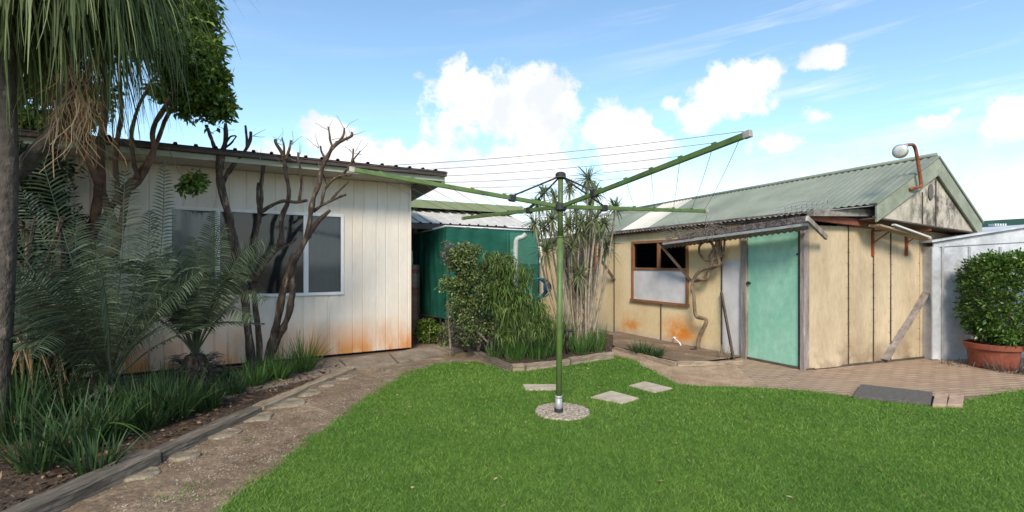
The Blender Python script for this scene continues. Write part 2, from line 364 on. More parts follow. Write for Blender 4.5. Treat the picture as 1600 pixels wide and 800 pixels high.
def screen_mat():
    m = mat('shade_cloth', (.006,.07,.045), (.012,.12,.08), 1.4, .75, 0, stretch=(1,1,2), spec=.3)
    nt = m.node_tree; N = nt.nodes.new; L = nt.links.new; b = nt.nodes['Principled BSDF']; out = nt.nodes['Material Output']
    tr = N('ShaderNodeBsdfTransparent'); tr.inputs[0].default_value = (.35,.75,.6,1); mx = N('ShaderNodeMixShader'); mx.inputs[0].default_value = .10
    L(b.outputs[0], mx.inputs[1]); L(tr.outputs[0], mx.inputs[2]); L(mx.outputs[0], out.inputs[0]); return m
M['screen'] = screen_mat()
def glass_mat():
    m = bpy.data.materials.new('window_glass'); m.use_nodes = True; nt = m.node_tree; nt.nodes.clear(); N = nt.nodes.new; L = nt.links.new
    out = N('ShaderNodeOutputMaterial'); t = N('ShaderNodeBsdfTransparent'); t.inputs[0].default_value = (.8,.82,.82,1)
    g = N('ShaderNodeBsdfGlossy'); g.inputs['Roughness'].default_value = .06; fr = N('ShaderNodeFresnel'); fr.inputs[0].default_value = 1.5
    mx = N('ShaderNodeMixShader'); L(fr.outputs[0], mx.inputs[0]); L(t.outputs[0], mx.inputs[1]); L(g.outputs[0], mx.inputs[2]); L(mx.outputs[0], out.inputs[0]); return m
M['glass'] = glass_mat()
def paving_mat():
    m = bpy.data.materials.new('brick_paving'); m.use_nodes = True; nt = m.node_tree; b = nt.nodes['Principled BSDF']; N = nt.nodes.new; L = nt.links.new
    g = N('ShaderNodeNewGeometry'); mp = N('ShaderNodeMapping'); mp.inputs['Rotation'].default_value = (0,0,R(-12)); L(g.outputs['Position'], mp.inputs[0])
    br = N('ShaderNodeTexBrick'); br.inputs['Scale'].default_value = 1.0; br.inputs['Brick Width'].default_value = .23; br.inputs['Row Height'].default_value = .085
    br.inputs['Mortar Size'].default_value = .008; br.inputs['Mortar Smooth'].default_value = .3
    br.inputs['Color1'].default_value = (.33,.22,.145,1); br.inputs['Color2'].default_value = (.44,.31,.205,1); br.inputs['Mortar'].default_value = (.12,.085,.06,1)
    L(mp.outputs[0], br.inputs['Vector'])
    n = N('ShaderNodeTexNoise'); n.inputs['Scale'].default_value = 1.6; n.inputs['Detail'].default_value = 8; L(g.outputs['Position'], n.inputs['Vector'])
    k = N('ShaderNodeMapRange'); L(n.outputs['Fac'], k.inputs[0]); k.inputs[1].default_value = .42; k.inputs[2].default_value = .65; k.inputs[4].default_value = .7
    mx = N('ShaderNodeMix'); mx.data_type = 'RGBA'; L(k.outputs[0], mx.inputs[0]); L(br.outputs['Color'], mx.inputs[6]); mx.inputs[7].default_value = (.36,.25,.155,1)
    L(mx.outputs[2], b.inputs['Base Color']); b.inputs['Roughness'].default_value = .95
    bp = N('ShaderNodeBump'); bp.inputs['Strength'].default_value = .6; bp.inputs['Distance'].default_value = .012; bp.invert = True; L(br.outputs['Fac'], bp.inputs['Height'])
    n2 = N('ShaderNodeTexNoise'); n2.inputs['Scale'].default_value = 40; L(g.outputs['Position'], n2.inputs['Vector'])
    bp2 = N('ShaderNodeBump'); bp2.inputs['Strength'].default_value = .5; bp2.inputs['Distance'].default_value = .01; L(n2.outputs['Fac'], bp2.inputs['Height']); L(bp.outputs[0], bp2.inputs['Normal'])
    L(bp2.outputs[0], b.inputs['Normal']); return m
M['paving'] = paving_mat()
def brickwall_mat():
    m = bpy.data.materials.new('old_brick_wall'); m.use_nodes = True; nt = m.node_tree; b = nt.nodes['Principled BSDF']; N = nt.nodes.new; L = nt.links.new
    tc = N('ShaderNodeTexCoord'); sp = N('ShaderNodeSeparateXYZ'); L(tc.outputs['Object'], sp.inputs[0]); cb = N('ShaderNodeCombineXYZ'); L(sp.outputs[0], cb.inputs[0]); L(sp.outputs[2], cb.inputs[1])
    br = N('ShaderNodeTexBrick'); br.inputs['Scale'].default_value = 1; br.inputs['Brick Width'].default_value = .24; br.inputs['Row Height'].default_value = .086; br.inputs['Mortar Size'].default_value = .008
    br.inputs['Color1'].default_value = (.26,.07,.05,1); br.inputs['Color2'].default_value = (.30,.24,.19,1); br.inputs['Mortar'].default_value = (.2,.18,.16,1)
    L(cb.outputs[0], br.inputs['Vector']); L(br.outputs['Color'], b.inputs['Base Color']); b.inputs['Roughness'].default_value = .9; return m
M['brickwall'] = brickwall_mat()
M['grass'] = leafmat('grass_blades', (.075,.18,.022), (.17,.33,.045), (.32,.46,.10), rough=.6, trans=.3)
def patchy(m):
    nt = m.node_tree; N = nt.nodes.new; L = nt.links.new; b = nt.nodes['Principled BSDF']; src = b.inputs['Base Color'].links[0].from_socket
    g = N('ShaderNodeNewGeometry'); n = N('ShaderNodeTexNoise'); n.inputs['Scale'].default_value = 1.1; n.inputs['Detail'].default_value = 7; n.inputs['Roughness'].default_value = .65; L(g.outputs['Position'], n.inputs['Vector'])
    r = N('ShaderNodeValToRGB'); e = r.color_ramp.elements; e[0].position = .3; e[0].color = (.70,.78,.7,1); e[1].position = .7; e[1].color = (1.25,1.1,1.15,1); L(n.outputs['Fac'], r.inputs[0])
    x = N('ShaderNodeMix'); x.data_type = 'RGBA'; x.blend_type = 'MULTIPLY'; x.inputs[0].default_value = 1; L(src, x.inputs[6]); L(r.outputs[0], x.inputs[7]); L(x.outputs[2], b.inputs['Base Color'])
patchy(M['grass'])
M['cycad'] = leafmat('cycad_leaflet', (.03,.046,.026), (.10,.135,.08), (.24,.285,.19), rough=.36, trans=.12, spec=.5)
M['cycad_rib'] = mat('cycad_rib', (.035,.04,.025), (.08,.08,.045), 12, .6)
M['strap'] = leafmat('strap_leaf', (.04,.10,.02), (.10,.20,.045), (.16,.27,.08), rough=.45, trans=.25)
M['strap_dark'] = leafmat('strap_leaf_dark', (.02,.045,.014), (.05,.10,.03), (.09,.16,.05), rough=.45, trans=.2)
M['pony'] = leafmat('ponytail_leaf', (.045,.07,.02), (.13,.18,.055), (.28,.33,.14), rough=.55, trans=.3)
M['dead'] = leafmat('dead_leaf', (.20,.13,.07), (.38,.28,.17), (.45,.20,.06), rough=.8, trans=.2)
M['litter'] = leafmat('leaf_litter', (.035,.02,.012), (.12,.07,.04), (.30,.20,.12), rough=.9, trans=.05)
M['litter2'] = leafmat('dry_leaf', (.16,.10,.05), (.34,.24,.12), (.42,.36,.2), rough=.9, trans=.05)
M['tree_leaf'] = leafmat('tree_leaf', (.04,.08,.012), (.13,.21,.03), (.32,.42,.09), rough=.4, trans=.25)
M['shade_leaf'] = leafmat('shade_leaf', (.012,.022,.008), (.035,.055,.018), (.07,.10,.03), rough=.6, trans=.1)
M['shrub_leaf'] = leafmat('shrub_leaf', (.05,.085,.025), (.15,.20,.06), (.28,.31,.12), rough=.5, trans=.2)
M['narrow_leaf'] = leafmat('narrow_leaf', (.05,.10,.02), (.15,.22,.045), (.30,.36,.11), rough=.45, trans=.25)
M['grey_leaf'] = leafmat('dry_grey_leaf', (.06,.055,.045), (.14,.13,.11), (.22,.2,.17), rough=.8, trans=.1)
M['hedge_leaf'] = leafmat('hedge_leaf', (.025,.065,.012), (.10,.19,.028), (.22,.33,.06), rough=.35, trans=.25, spec=.5)
M['drac'] = leafmat('dracaena_leaf', (.09,.13,.05), (.24,.29,.13), (.42,.43,.26), rough=.5, trans=.25)
M['drac_dry'] = leafmat('dracaena_dry', (.22,.17,.10), (.38,.30,.19), (.48,.42,.30), rough=.8, trans=.2)
M['twig'] = mat('twig', (.10,.08,.06), (.24,.20,.16), 14, .9)

# ------------------------------------------------------------------ foliage generators (numpy)
def unit(a): return a / np.maximum(np.linalg.norm(a, axis=1, keepdims=True), 1e-9)
def ribbons(base, d, length, width, droop, segs=5, taper=0.15, side=None, wmid=0.35):
    """blades that leave base along d and bend down; returns verts, quads"""
    n = len(base); d = unit(d); length = np.broadcast_to(length, n); width = np.broadcast_to(width, n); droop = np.broadcast_to(droop, n)
    if side is None:
        rnd = unit(rng.normal(size=(n,3))); side = unit(np.cross(d, np.array([0,0,1.0])) * 1.0 + rnd * .35)
    out = np.zeros((n, segs+1, 2, 3))
    for i in range(segs+1):
        s = i / segs
        c = base + d * (length * s)[:,None]; c[:,2] -= droop * length * s * s
        w = width * 0.5 * (1 - (1-taper) * max(0, (s - wmid)/(1-wmid))**1.3) * (0.6 + 0.4*min(1, s/wmid))
        out[:,i,0] = c - side * w[:,None]; out[:,i,1] = c + side * w[:,None]
    verts = out.reshape(-1,3)
    b = (np.arange(n) * (segs+1) * 2)[:,None]
    q = []
    for i in range(segs):
        o = 2*i; q.append(np.concatenate([b+o, b+o+1, b+o+3, b+o+2], axis=1))
    return verts, np.stack(q, axis=1).reshape(-1,4)
def leaf_quads(c, d, length, width, nrm=None):
    """pointed leaves of four vertices (a kite) centred at c"""
    n = len(c); d = unit(d)
    if nrm is None: nrm = unit(rng.normal(size=(n,3)) + np.array([0,-.3,.8]))
    s = unit(np.cross(d, nrm)); L_ = np.broadcast_to(length, n)[:,None]; W = np.broadcast_to(width, n)[:,None]
    up = np.cross(s, d)
    v = np.stack([c, c + d*L_*.45 - s*W*.5 + up*W*.12, c + d*L_, c + d*L_*.45 + s*W*.5 + up*W*.12], axis=1).reshape(-1,3)
    return v, (np.arange(n)[:,None]*4 + np.arange(4)[None]).astype(np.int64)
def ell_points(n, c, r, shell=0.55):
    p = unit(rng.normal(size=(n,3))); rad = (shell + (1-shell) * rng.random(n) ** .6)[:,None]
    return np.array(c) + p * rad * np.array(r), p
def join_parts(parts):
    vs = []; fs = []; o = 0
    for v, f in parts: vs.append(v); fs.append(f + o); o += len(v)
    return np.concatenate(vs), np.concatenate(fs)
def crown(clumps, leaf_l, leaf_w, per, droop=0.2, spread=1.0, shell=.45):
    """clumps: (center, radii, weight); many small twiglets of leaves spread through each clump"""
    parts = []
    for c, r, w in clumps:
        n = int(per * w); p, o = ell_points(int(n*1.7), c, r, shell)
        hv = np.array([noise.noise(Vector((float(a[0])*3.4,float(a[1])*3.4,float(a[2])*3.4))) + .5*noise.noise(Vector((float(a[0])*8,float(a[1])*8,float(a[2])*8))) for a in p]); kp = hv > -.02
        p = p[kp]; o = o[kp]; n = len(p)
        # tufts of leaves
        k = 6; pp = np.repeat(p, k, axis=0) + rng.normal(size=(n*k,3)) * leaf_l * .55
        dd = np.repeat(o, k, axis=0) + rng.normal(size=(n*k,3)) * spread; dd[:,2] -= droop
        l = leaf_l * (.6 + .7 * rng.random(n*k)); parts.append(leaf_quads(pp, dd, l, leaf_w * (.7 + .6*rng.random(n*k))))
    return join_parts(parts)
def in_poly(x, y, poly):
    inside = np.zeros(len(x), bool); n = len(poly)
    for i in range(n):
        x0, y0 = poly[i]; x1, y1 = poly[(i+1)%n]
        c = ((y0 > y) != (y1 > y)) & (x < (x1-x0)*(y-y0)/((y1-y0) if abs(y1-y0) > 1e-12 else 1e-12) + x0)
        inside ^= c
    return inside
def corrug(mb, A0, A1, B0, B1, pitch=.076, amp=.009, rows=1, thick=0.0, trap=False):
    """corrugated sheet between edge A0-A1 and edge B0-B1, waves running from A to B"""
    A0, A1, B0, B1 = map(Vector, (A0, A1, B0, B1)); L_ = (A1-A0).length; nw = max(2, int(L_/pitch))
    nrm = (A1-A0).cross(B0-A0).normalized(); 
    if nrm.z < 0: nrm = -nrm
    prof = [(0,0),(.25,1),(.5,0),(.75,-1)] if not trap else [(0,0),(.76,0),(.80,1),(.96,1)]
    us = [((i + a) / nw, h) for i in range(nw) for a, h in prof] + [(1.0, 0)]
    b0 = len(mb.v); m = len(us)
    for r_ in range(rows+1):
        s = r_ / rows
        for u, h in us:
            a = A0.lerp(A1, u); b = B0.lerp(B1, u); mb.v.append(a.lerp(b, s) + nrm * amp * h)
    for r_ in range(rows):
        for i in range(m-1):
            o = b0 + r_*m + i; mb.f.append((o, o+1, o+m+1, o+m))
    return nrm

# ================================================================== SETTING
gm = MB(); gm.quad((-300,-200,0),(300,-200,0),(300,500,0),(-300,500,0))
g = gm.build('ground', M['dirt']); g['kind'] = 'structure'
LAWN = [(-1.85,-4),(-1.80,2.6)] + [tuple(G(x,y).xy) for x,y in [(345,798),(400,752),(500,676),(590,609),(640,581),(690,568),(740,567),(800,578),(870,567),(930,558),(956,556),(985,563),(1015,578),(1055,601),(1120,606),(1200,608),(1262,612),(1330,622),(1400,632),(1500,637),(1512,628),(1545,619),(1600,612)]] + [(9.5,6.4),(13,5),(13,-4)]
lawn, lpts = sheet('lawn', LAWN, .012, M['turf_base'], 'structure', wob=.05, sub=.1)
lp = [(p.x, p.y) for p in lpts]
PAV = [tuple(G(x,y).xy) for x,y in [(955,546),(1000,556),(1050,571),(1160,566)]] + [(3.2,9),(9.5,9.6),(13,9),(13,5),(9.5,6.2)] + [tuple(G(x,y).xy) for x,y in [(1600,616),(1330,626),(1262,617),(1200,613)]]
sheet('brick_paving', PAV, .004, M['paving'], 'structure', wob=.03)
SAND = [tuple(G(x,y).xy) for x,y in [(930,553),(957,546),(1000,557),(1045,573),(1100,575),(1150,572),(1190,612),(1120,611),(1050,606),(1010,585),(975,566)]]
sheet('sandy_path', SAND, .008, M['sand'], 'structure', wob=.06, sub=.08)
# beds
LBED = [(-3.6,-3),(-3.35,2.2)] + [tuple(G(x,y,.03).xy) for x,y in [(0,800),(225,712),(330,672),(440,624),(540,583)]] + [(-2.9,7.4),(-5.2,6.0),(-9,4.0),(-9,-3)]
lbed, _ = sheet('garden_soil', LBED, .03, M['mulch'], 'structure', wob=.03)
CBED = [tuple(G(x,y,.06).xy) for x,y in [(737,549),(800,572),(868,566),(956,553)]] + [(2.0,9.6),(1.5,10.8),(-.2,9.9),(-1.3,9.2),(-1.45,8.9)]
sheet('centre_bed_soil', CBED, .06, M['mulch'], 'structure', wob=.02)
SBED = [tuple(G(x,y).xy) for x,y in [(958,543),(1050,566),(1078,571),(1160,560)]] + [(2.45,10.4),(1.9,10.2)]
sheet('shed_bed_soil', SBED, .035, M['dirt'], 'structure')
# concrete path beside the house, cast in bays
cp = MB()
def slab(pts, z=.05, gap=.0):
    q = [G(x,y,z) for x,y in pts]; cp.hexa([Vector((p.x,p.y,.0)) for p in q], q)
slab([(548,576),(620,566),(606,552),(530,560)]); slab([(623,565.5),(700,551),(668,540),(609,551.5)])
slab([(703,550),(738,543),(700,536),(671,539.5)]); slab([(390,612),(545,577),(527,560.5),(340,583)]); slab([(230,650),(386,613),(337,583.5),(180,607)])
o = cp.build('concrete_path', M['concrete'], bevel=.006); o['kind'] = 'structure'

def bumpy(name, poly, z, amp, mt, step=.035):
    xs = [p[0] for p in poly]; ys = [p[1] for p in poly]; X = np.arange(min(xs), max(xs)+step, step); Y = np.arange(min(ys), max(ys)+step, step)
    gx, gy = np.meshgrid(X, Y, indexing='ij'); zz = np.array([noise.noise(Vector((a*2.2,b*2.2,4)))*.9+noise.noise(Vector((a*7,b*7,1)))*.6+noise.noise(Vector((a*19,b*19,2)))*.45 for a,b in zip(gx.ravel().tolist(), gy.ravel().tolist())])
    nx, ny = len(X), len(Y); cx = (gx[:-1,:-1]+step/2).ravel(); cy = (gy[:-1,:-1]+step/2).ravel(); k = in_poly(cx, cy, poly)
    i, j = np.meshgrid(np.arange(nx-1), np.arange(ny-1), indexing='ij'); a = (i*ny+j).ravel()[k]
    f = np.stack([a, a+ny, a+ny+1, a+1], 1); v = np.stack([gx.ravel(), gy.ravel(), z+amp*zz], 1)
    used = np.unique(f); remap = np.full(len(v), -1); remap[used] = np.arange(len(used))
    o = np_mesh(name, v[used], remap[f], mt, smooth=True); o['kind'] = 'structure'; return o
DP = [(-3.3,1.2),(-1.72,1.2),(-1.72,2.9)] + [tuple(G(x,y).xy) for x,y in [(410,752),(510,676),(600,609),(650,583),(700,572),(745,572),(800,580),(795,573),(735,553),(700,549),(620,565),(548,575),(400,637),(240,706)]]
bumpy('dirt_path', DP, .012, .012, M['dirt'])
# ---- lawn blades: uncountable
def grass():
    parts = []
    for (y0, y1, dens, w, h) in [(2.4,4.2,15000,.0042,.030),(4.2,6.2,8500,.0062,.030),(6.2,8.6,5200,.009,.03),(-1,2.4,700,.01,.03)]:
        xa, xb = -2, min(9.0, y1*1.06+.3); n = int((xb-xa)*(y1-y0)*dens)
        x = rng.uniform(xa, xb, n); y = rng.uniform(y0, y1, n); k = (np.abs(x) < y*1.08+.5) & in_poly(x+rng.normal(size=n)*.035, y+rng.normal(size=n)*.035, lp)
        # bare spots: pavers and the concrete disc
        k &= ((x-.50)**2 + (y-4.84)**2 > .285**2)
        for pv in PAVERS: k &= ~in_poly(x, y, pv)
        x, y = x[k], y[k]; n = len(x)
        base = np.stack([x, y, np.full(n, .010)], 1); a = rng.uniform(0, 2*np.pi, n); lean = rng.uniform(.15, 1.0, n)
        d = np.stack([np.cos(a)*lean, np.sin(a)*lean, np.ones(n)], 1)
        patch = np.array([noise.noise(Vector((float(q), float(r), 0))) for q, r in zip(x[::16]*1.3, y[::16]*1.3)]); patch = np.repeat(patch, 16)[:n]
        ln = h * (.6 + .7 * rng.random(n)) * (1 + .35*patch)
        d = unit(d); s = unit(np.cross(d, unit(rng.normal(size=(n,3)))))
        W = (w * (.7 + .6*rng.random(n)))[:,None]
        v = np.stack([base - s*W/2, base + s*W/2, base + d*ln[:,None] + np.stack([np.cos(a), np.sin(a), -.3*np.ones(n)],1)*(ln*.25)[:,None]], 1).reshape(-1,3)
        parts.append((v, np.arange(n*3).reshape(-1,3)))
    # runners creeping over the dirt and paving edges, sparse
    n = 60000; x = rng.uniform(-3.0, 7.5, n); y = rng.uniform(2.3, 8.3, n); nz = np.array([noise.noise(Vector((a*1.7, b*1.7, 8))) + .6*noise.noise(Vector((a*6, b*6, 3))) for a, b in zip(x.tolist(), y.tolist())])
    k = (nz > .5) & ~in_poly(x, y, lp) & (in_poly(x, y, DP) | (in_poly(x, y, PAV) & (y < 6.6+.0*x) & in_poly(x, y-.25, lp))); x = x[k]; y = y[k]; n = len(x)
    base = np.stack([x, y, np.full(n, .008)], 1); d = unit(rng.normal(size=(n,3))*np.array([1,1,.3])+np.array([0,0,.7])); sd2 = unit(np.cross(d, unit(rng.normal(size=(n,3)))))
    v = np.stack([base-sd2*.003, base+sd2*.003, base+d*(.025+.03*rng.random(n))[:,None]],1).reshape(-1,3); parts.append((v, np.arange(n*3).reshape(-1,3)))
    v, f = join_parts(parts); return v, f
PAV_PX = [[(817,600),(869,600),(869,608.5),(821,608.5)], [(922.5,620),(955,610),(998.7,621.7),(972.5,629.5)], [(982.5,601.7),(1007.5,595.5),(1051,606),(1023.7,613)]]
PAVERS = [[tuple(G(x,y,.02).xy) for x,y in q] for q in PAV_PX]
n_ = 130; x_ = rng.uniform(-1.8,7,n_); y_ = rng.uniform(2.8,8,n_); k_ = in_poly(x_,y_,lp); x_=x_[k_]; y_=y_[k_]
lv_, lf_ = leaf_quads(np.stack([x_,y_,.034+.01*rng.random(len(x_))],1), rng.normal(size=(len(x_),3))*np.array([1,1,.2]), .03+.03*rng.random(len(x_)), .014)
tag(np_mesh('fallen_leaves', lv_, lf_, M['litter2']), 'few dry leaves scattered over the lawn', 'leaf litter', kind='stuff')
gv, gf = grass(); tag(np_mesh('grass', gv, gf, M['grass']), 'short bright green lawn grass', 'grass', kind='stuff')
plab = ['pale concrete paver half hidden behind the clothes hoist pole', 'pale square paver in the lawn nearest the camera, right of the hoist pole', 'pale square paver in the lawn beside the sandy path edge']
for q, lb in zip(PAV_PX, plab):
    m = MB(); pts = [G(x,y,.028) for x,y in q]; m.hexa([Vector((p.x,p.y,.005)) for p in pts], pts)
    tag(m.build('paver', M['concrete_pale'], bevel=.005), lb, 'paver', 'square pavers set in the lawn')
# clothes hoist footing
m = MB(); N_ = 60; c = Vector((.50,4.84,0))
ring = []
for k in range(N_):
    a = 2*math.pi*k/N_; r = .27*(1+.05*noise.noise(Vector((math.cos(a)*2,math.sin(a)*2,3)))); ring.append(Vector((c.x+r*math.cos(a), c.y+r*math.sin(a), 0)))
m.hexa(ring, [p+Vector((0,0,.03)) for p in ring])
tag(m.build('concrete_footing', M['gravel'], bevel=.008), 'round exposed aggregate concrete pad in the lawn under the hoist pole', 'concrete pad')

# ---- timber edging
def sleeper(A, B, w, h, mt, lb, z0=0.0, grp='timber sleepers edging the beds'):
    A = Vector((A[0],A[1],z0)); B = Vector((B[0],B[1],z0)); L_ = (B-A).length; n = max(6, int(L_/.06)); v = []; f = []
    seed = random.uniform(0,50)
    prof = [(-.5,0),(.5,0),(.5,.85),(.42,1),(.18,.98),(-.1,1.0),(-.4,.99),(-.5,.86)]; k = len(prof)
    for i in range(n+1):
        x = L_*i/n
        for a, b in prof:
            q = Vector((x*3, a*6, b*3+seed)); e = noise.noise(q)*.012 + noise.noise(q*3.1)*.006
            v.append((x, a*w + e*(1 if abs(a) > .3 else 0), max(-.01, b*h + (e if b > .5 else 0))))
    for i in range(n):
        for q in range(k): a = i*k+q; b = i*k+(q+1)%k; f.append((a,a+k,b+k,b))
    f.append(tuple(reversed([n*k+q for q in range(k)]))); f.append(tuple(range(k)))
    me = bpy.data.meshes.new('timber_sleeper'); me.from_pydata(v, [], [tuple(reversed(q)) for q in f]); me.update()
    bm = bmesh.new(); bm.from_mesh(me); bmesh.ops.recalc_face_normals(bm, faces=bm.faces); bm.to_mesh(me); bm.free()
    o = bpy.data.objects.new('timber_sleeper', me); COL.objects.link(o); me.materials.append(mt)
    o.location = A; o.rotation_euler = (0,0,math.atan2((B-A).y,(B-A).x)); return tag(o, lb, 'timber edging', grp)
g1 = G(-160,880,.1); g2 = G(238,705,.1); g3 = G(243,703,.09); g4 = G(400,634,.09); g5 = G(404,633,.07); g6 = G(548,573,.07)
sleeper(g1, g2, .15, .11, M['sleeper'], 'long grey weathered sleeper in the near left corner')
sleeper(g3, g4, .13, .09, M['sleeper'], 'grey weathered sleeper along the left bed, middle one of three')
sleeper(g5, g6, .13, .075, M['sleeper_warm'], 'pale brown sleeper along the left bed ending at the concrete path')
z = .10
sleeper(G(735,545,z), G(797,570,z), .09, .10, M['sleeper'], 'dark brown sleeper running back from the corner of the centre bed')
sleeper(G(800,570,z), G(818.5,569,z), .08, .10, M['sleeper_warm'], 'very short sleeper piece at the front corner of the centre bed')
sleeper(G(820.5,569,z), G(888,561,z), .08, .10, M['sleeper_warm'], 'pale brown sleeper behind the hoist pole on the centre bed front')
sleeper(G(890,560.5,z), G(956,551,z), .08, .11, M['sleeper_warm'], 'pale brown sleeper at the right end of the centre bed front')
sleeper(G(960,543,.05), G(1056,567,.05), .04, .06, M['sleeper_warm'], 'thin timber strip edging the shed bed on its long side')
sleeper(G(1058,567,.05), G(1160,564,.05), .04, .06, M['sleeper_warm'], 'thin timber strip edging the shed bed near the vine foot')
sleeper(G(600,578,.02), G(735,560,.02), .05, .03, M['sleeper'], 'thin half buried timber strip between lawn and concrete path')

# ---- round stepping stones
st = [(444,633,33,9,'large round stepping stone with a rough grey edge'),(406,652,0,0,''),]
stones = [(442,633,32,'largest pale round stepping stone on the dirt path'),(397,655,29,'round stepping stone just nearer than the largest one'),(346,681,27,'mottled round stepping stone beside the middle grey sleeper'),
          (478,617,22,'small round stepping stone half sunk past the largest one'),(508,603,17,'thin sunken round stepping stone near the far end of the path'),(538,592,15,'farthest round stepping stone close to the concrete path'),
          (288,716,22,'pale broken stepping stone near the end of the long near sleeper'),(215,745,30,'dark sunken stepping stone nearest the camera')]
for (x, y, rpx, lb) in stones:
    c = G(x,y); r = rpx/F*c.y; m = MB(); ring = []
    for k in range(28):
        a = 2*math.pi*k/28; rr = r*(1+.22*noise.noise(Vector((math.cos(a)*1.5+x,math.sin(a)*1.5,y)))); ring.append(Vector((c.x+rr*math.cos(a), c.y+rr*math.sin(a)*.85, -.012)))
    m.hexa(ring, [p*1+Vector((0,0,.042+.006*noise.noise(p*9))) for p in ring])
    tag(m.build('stepping_stone', M['stone'], bevel=.01), lb, 'stepping stone', 'round stepping stones on the dirt path')
# pebbles / crumbs on the dirt: uncountable
def crumbs(name, poly, n, s0, s1, mt, z, lb, cat):
    xs = [p[0] for p in poly]; ys = [p[1] for p in poly]; x = rng.uniform(min(xs),max(xs),n); y = rng.uniform(min(ys),max(ys),n); k = in_poly(x,y,poly); x=x[k];y=y[k];n=len(x)
    s = rng.uniform(s0,s1,n)[:,None]; c = np.stack([x,y,np.full(n,z)],1)
    t = np.array([[1,0,0],[-.5,.87,0],[-.5,-.87,0],[0,0,.8]]); a = rng.uniform(0,6.28,n)
    rot = np.stack([np.stack([np.cos(a),-np.sin(a),0*a],1),np.stack([np.sin(a),np.cos(a),0*a],1),np.stack([0*a,0*a,1+0*a],1)],1)
    v = c[:,None] + np.einsum('nij,kj->nki', rot, t)*s[:,None]*(.6+.8*rng.random((n,4,1)))
    f = np.array([[0,1,3],[1,2,3],[2,0,3]]); f = (f[None]+np.arange(n)[:,None,None]*4).reshape(-1,3)
    tag(np_mesh(name, v.reshape(-1,3), f, mt), lb, cat, kind='stuff')
DIRTP = [(-3.0,2.4),(-1.82,2.4)] + [tuple(G(x,y).xy) for x,y in [(400,752),(590,609),(690,568),(560,578),(440,620),(250,705)]]
crumbs('dirt_crumbs', DIRTP, 20000, .002, .010, mat('crumb', (.10,.07,.045), (.46,.37,.27), 8, .95), .012, 'small stones and earth crumbs on the bare dirt path', 'gravel')

# ================================================================== HOUSE (left)
HW = Wall((-1.74, 8.32, 0), (-.862,-.507,0), (.507,-.862,0))     # t runs to the left from the right corner
def ribbed(mb, W, t0, t1, z0, z1, off=0.0, pitch=.19, z0b=None, groove=.022, depth=.014):
    xs = [(t0,0)]; k = math.floor(t0/pitch)-1
    while k*pitch < t1+pitch:
        c = k*pitch + (0 if k%2 else .03)
        for a, h in [(-groove/2-.005,0),(-groove/2,-depth),(groove/2,-depth),(groove/2+.005,0)]:
            if t0 < c+a < t1: xs.append((c+a,h))
        k += 1
    xs.append((t1,0))
    for (a,ha),(b,hb) in zip(xs[:-1], xs[1:]):
        mb.quad(W.pt(b,z0,off+hb), W.pt(a,z0,off+ha), W.pt(a,z1,off+ha), W.pt(b,z1,off+hb))
house = thing('house', 'cream ribbed steel house with rusty foot and sliding windows, behind the pruned trunks', 'house', HW.pt(2,0))
tw0, tw1 = HW.t(537), HW.t(262); zt, zb = 2.19, .96
zt = HW.z(537,335); zb = HW.z(537,460)
TL = 6.6; ZT = 2.83; ZB = .045
m = MB(); ribbed(m, HW, 0, tw0, ZB, ZT); ribbed(m, HW, tw1, TL, ZB, ZT); ribbed(m, HW, tw0, tw1, zt, ZT); ribbed(m, HW, tw0, tw1, ZB, zb)
m.wbox(HW, -.012, .018, ZB, ZT, -.02, .012)
side_d = Vector((-.507,.862,0))
wl = m.build('wall', M['house_wall'], house)
HS = Wall((-1.74, 8.32, 0), side_d, (.862,.507,0))
m = MB(); m.wbox(HS, .02, 5, ZB, 2.7, -.06, 0); m.wbox(HW, 0.02, TL, ZB, 2.6, -5.0, -4.95); m.wbox(HW, TL-.05, TL, ZB, 2.7, -5, -.03)
m.build('rear_wall', M['house_wall'], house)
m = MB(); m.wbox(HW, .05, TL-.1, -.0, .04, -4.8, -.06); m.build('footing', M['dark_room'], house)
# window
win = MB(); t_a, t_b = HW.t(478), HW.t(340); fw = .045
win.wbox(HW, tw0, tw1, zt-fw, zt, -.03, .022); win.wbox(HW, tw0, tw1, zb, zb+fw, -.03, .03)
win.wbox(HW, tw0, tw0+fw, zb+fw, zt-fw, -.03, .022); win.wbox(HW, tw1-fw, tw1, zb+fw, zt-fw, -.03, .022)
win.wbox(HW, t_a-.035, t_a+.035, zb+fw, zt-fw, -.03, .018); win.wbox(HW, t_b-.03, t_b+.03, zb+fw, zt-fw, -.03, .018)
window = win.build('window', M['white_alu'], house, bevel=.003)
for (a, b, off) in [(tw0+fw, t_a-.035, -.008), (t_a+.035, t_b-.03, -.02), (t_b+.03, tw1-fw, -.008)]:
    m = MB(); m.wbox(HW, a, b, zb+fw, zt-fw, off-.004, off); m.build('pane', M['glass'], window)
for (a, b, cm) in [(tw0-.02, t_a, 'curtain'), (t_b, tw1+.02, 'curtain'), (t_a, t_b, 'dark_blind')]:  # middle sheet is added, room shade painted as a flat dark tone
    m = MB(); n = 40
    for i in range(n):
        a0 = a+(b-a)*i/n; a1 = a+(b-a)*(i+1)/n; o0 = -.05+.003*math.sin(i*1.3); o1 = -.05+.003*math.sin((i+1)*1.3)
        m.quad(HW.pt(a1,zb-.1,o1), HW.pt(a0,zb-.1,o0), HW.pt(a0,zt+.1,o0), HW.pt(a1,zt+.1,o1))
    m.build('curtain' if cm == 'curtain' else 'blind', M[cm], house, smooth=True)
m = MB(); m.wbox(HW, .3, TL-.3, .1, 2.7, -1.6, -1.55); m.build('room_wall', mat('room', (.05,.052,.052), (.07,.07,.07), 2, .9), house)
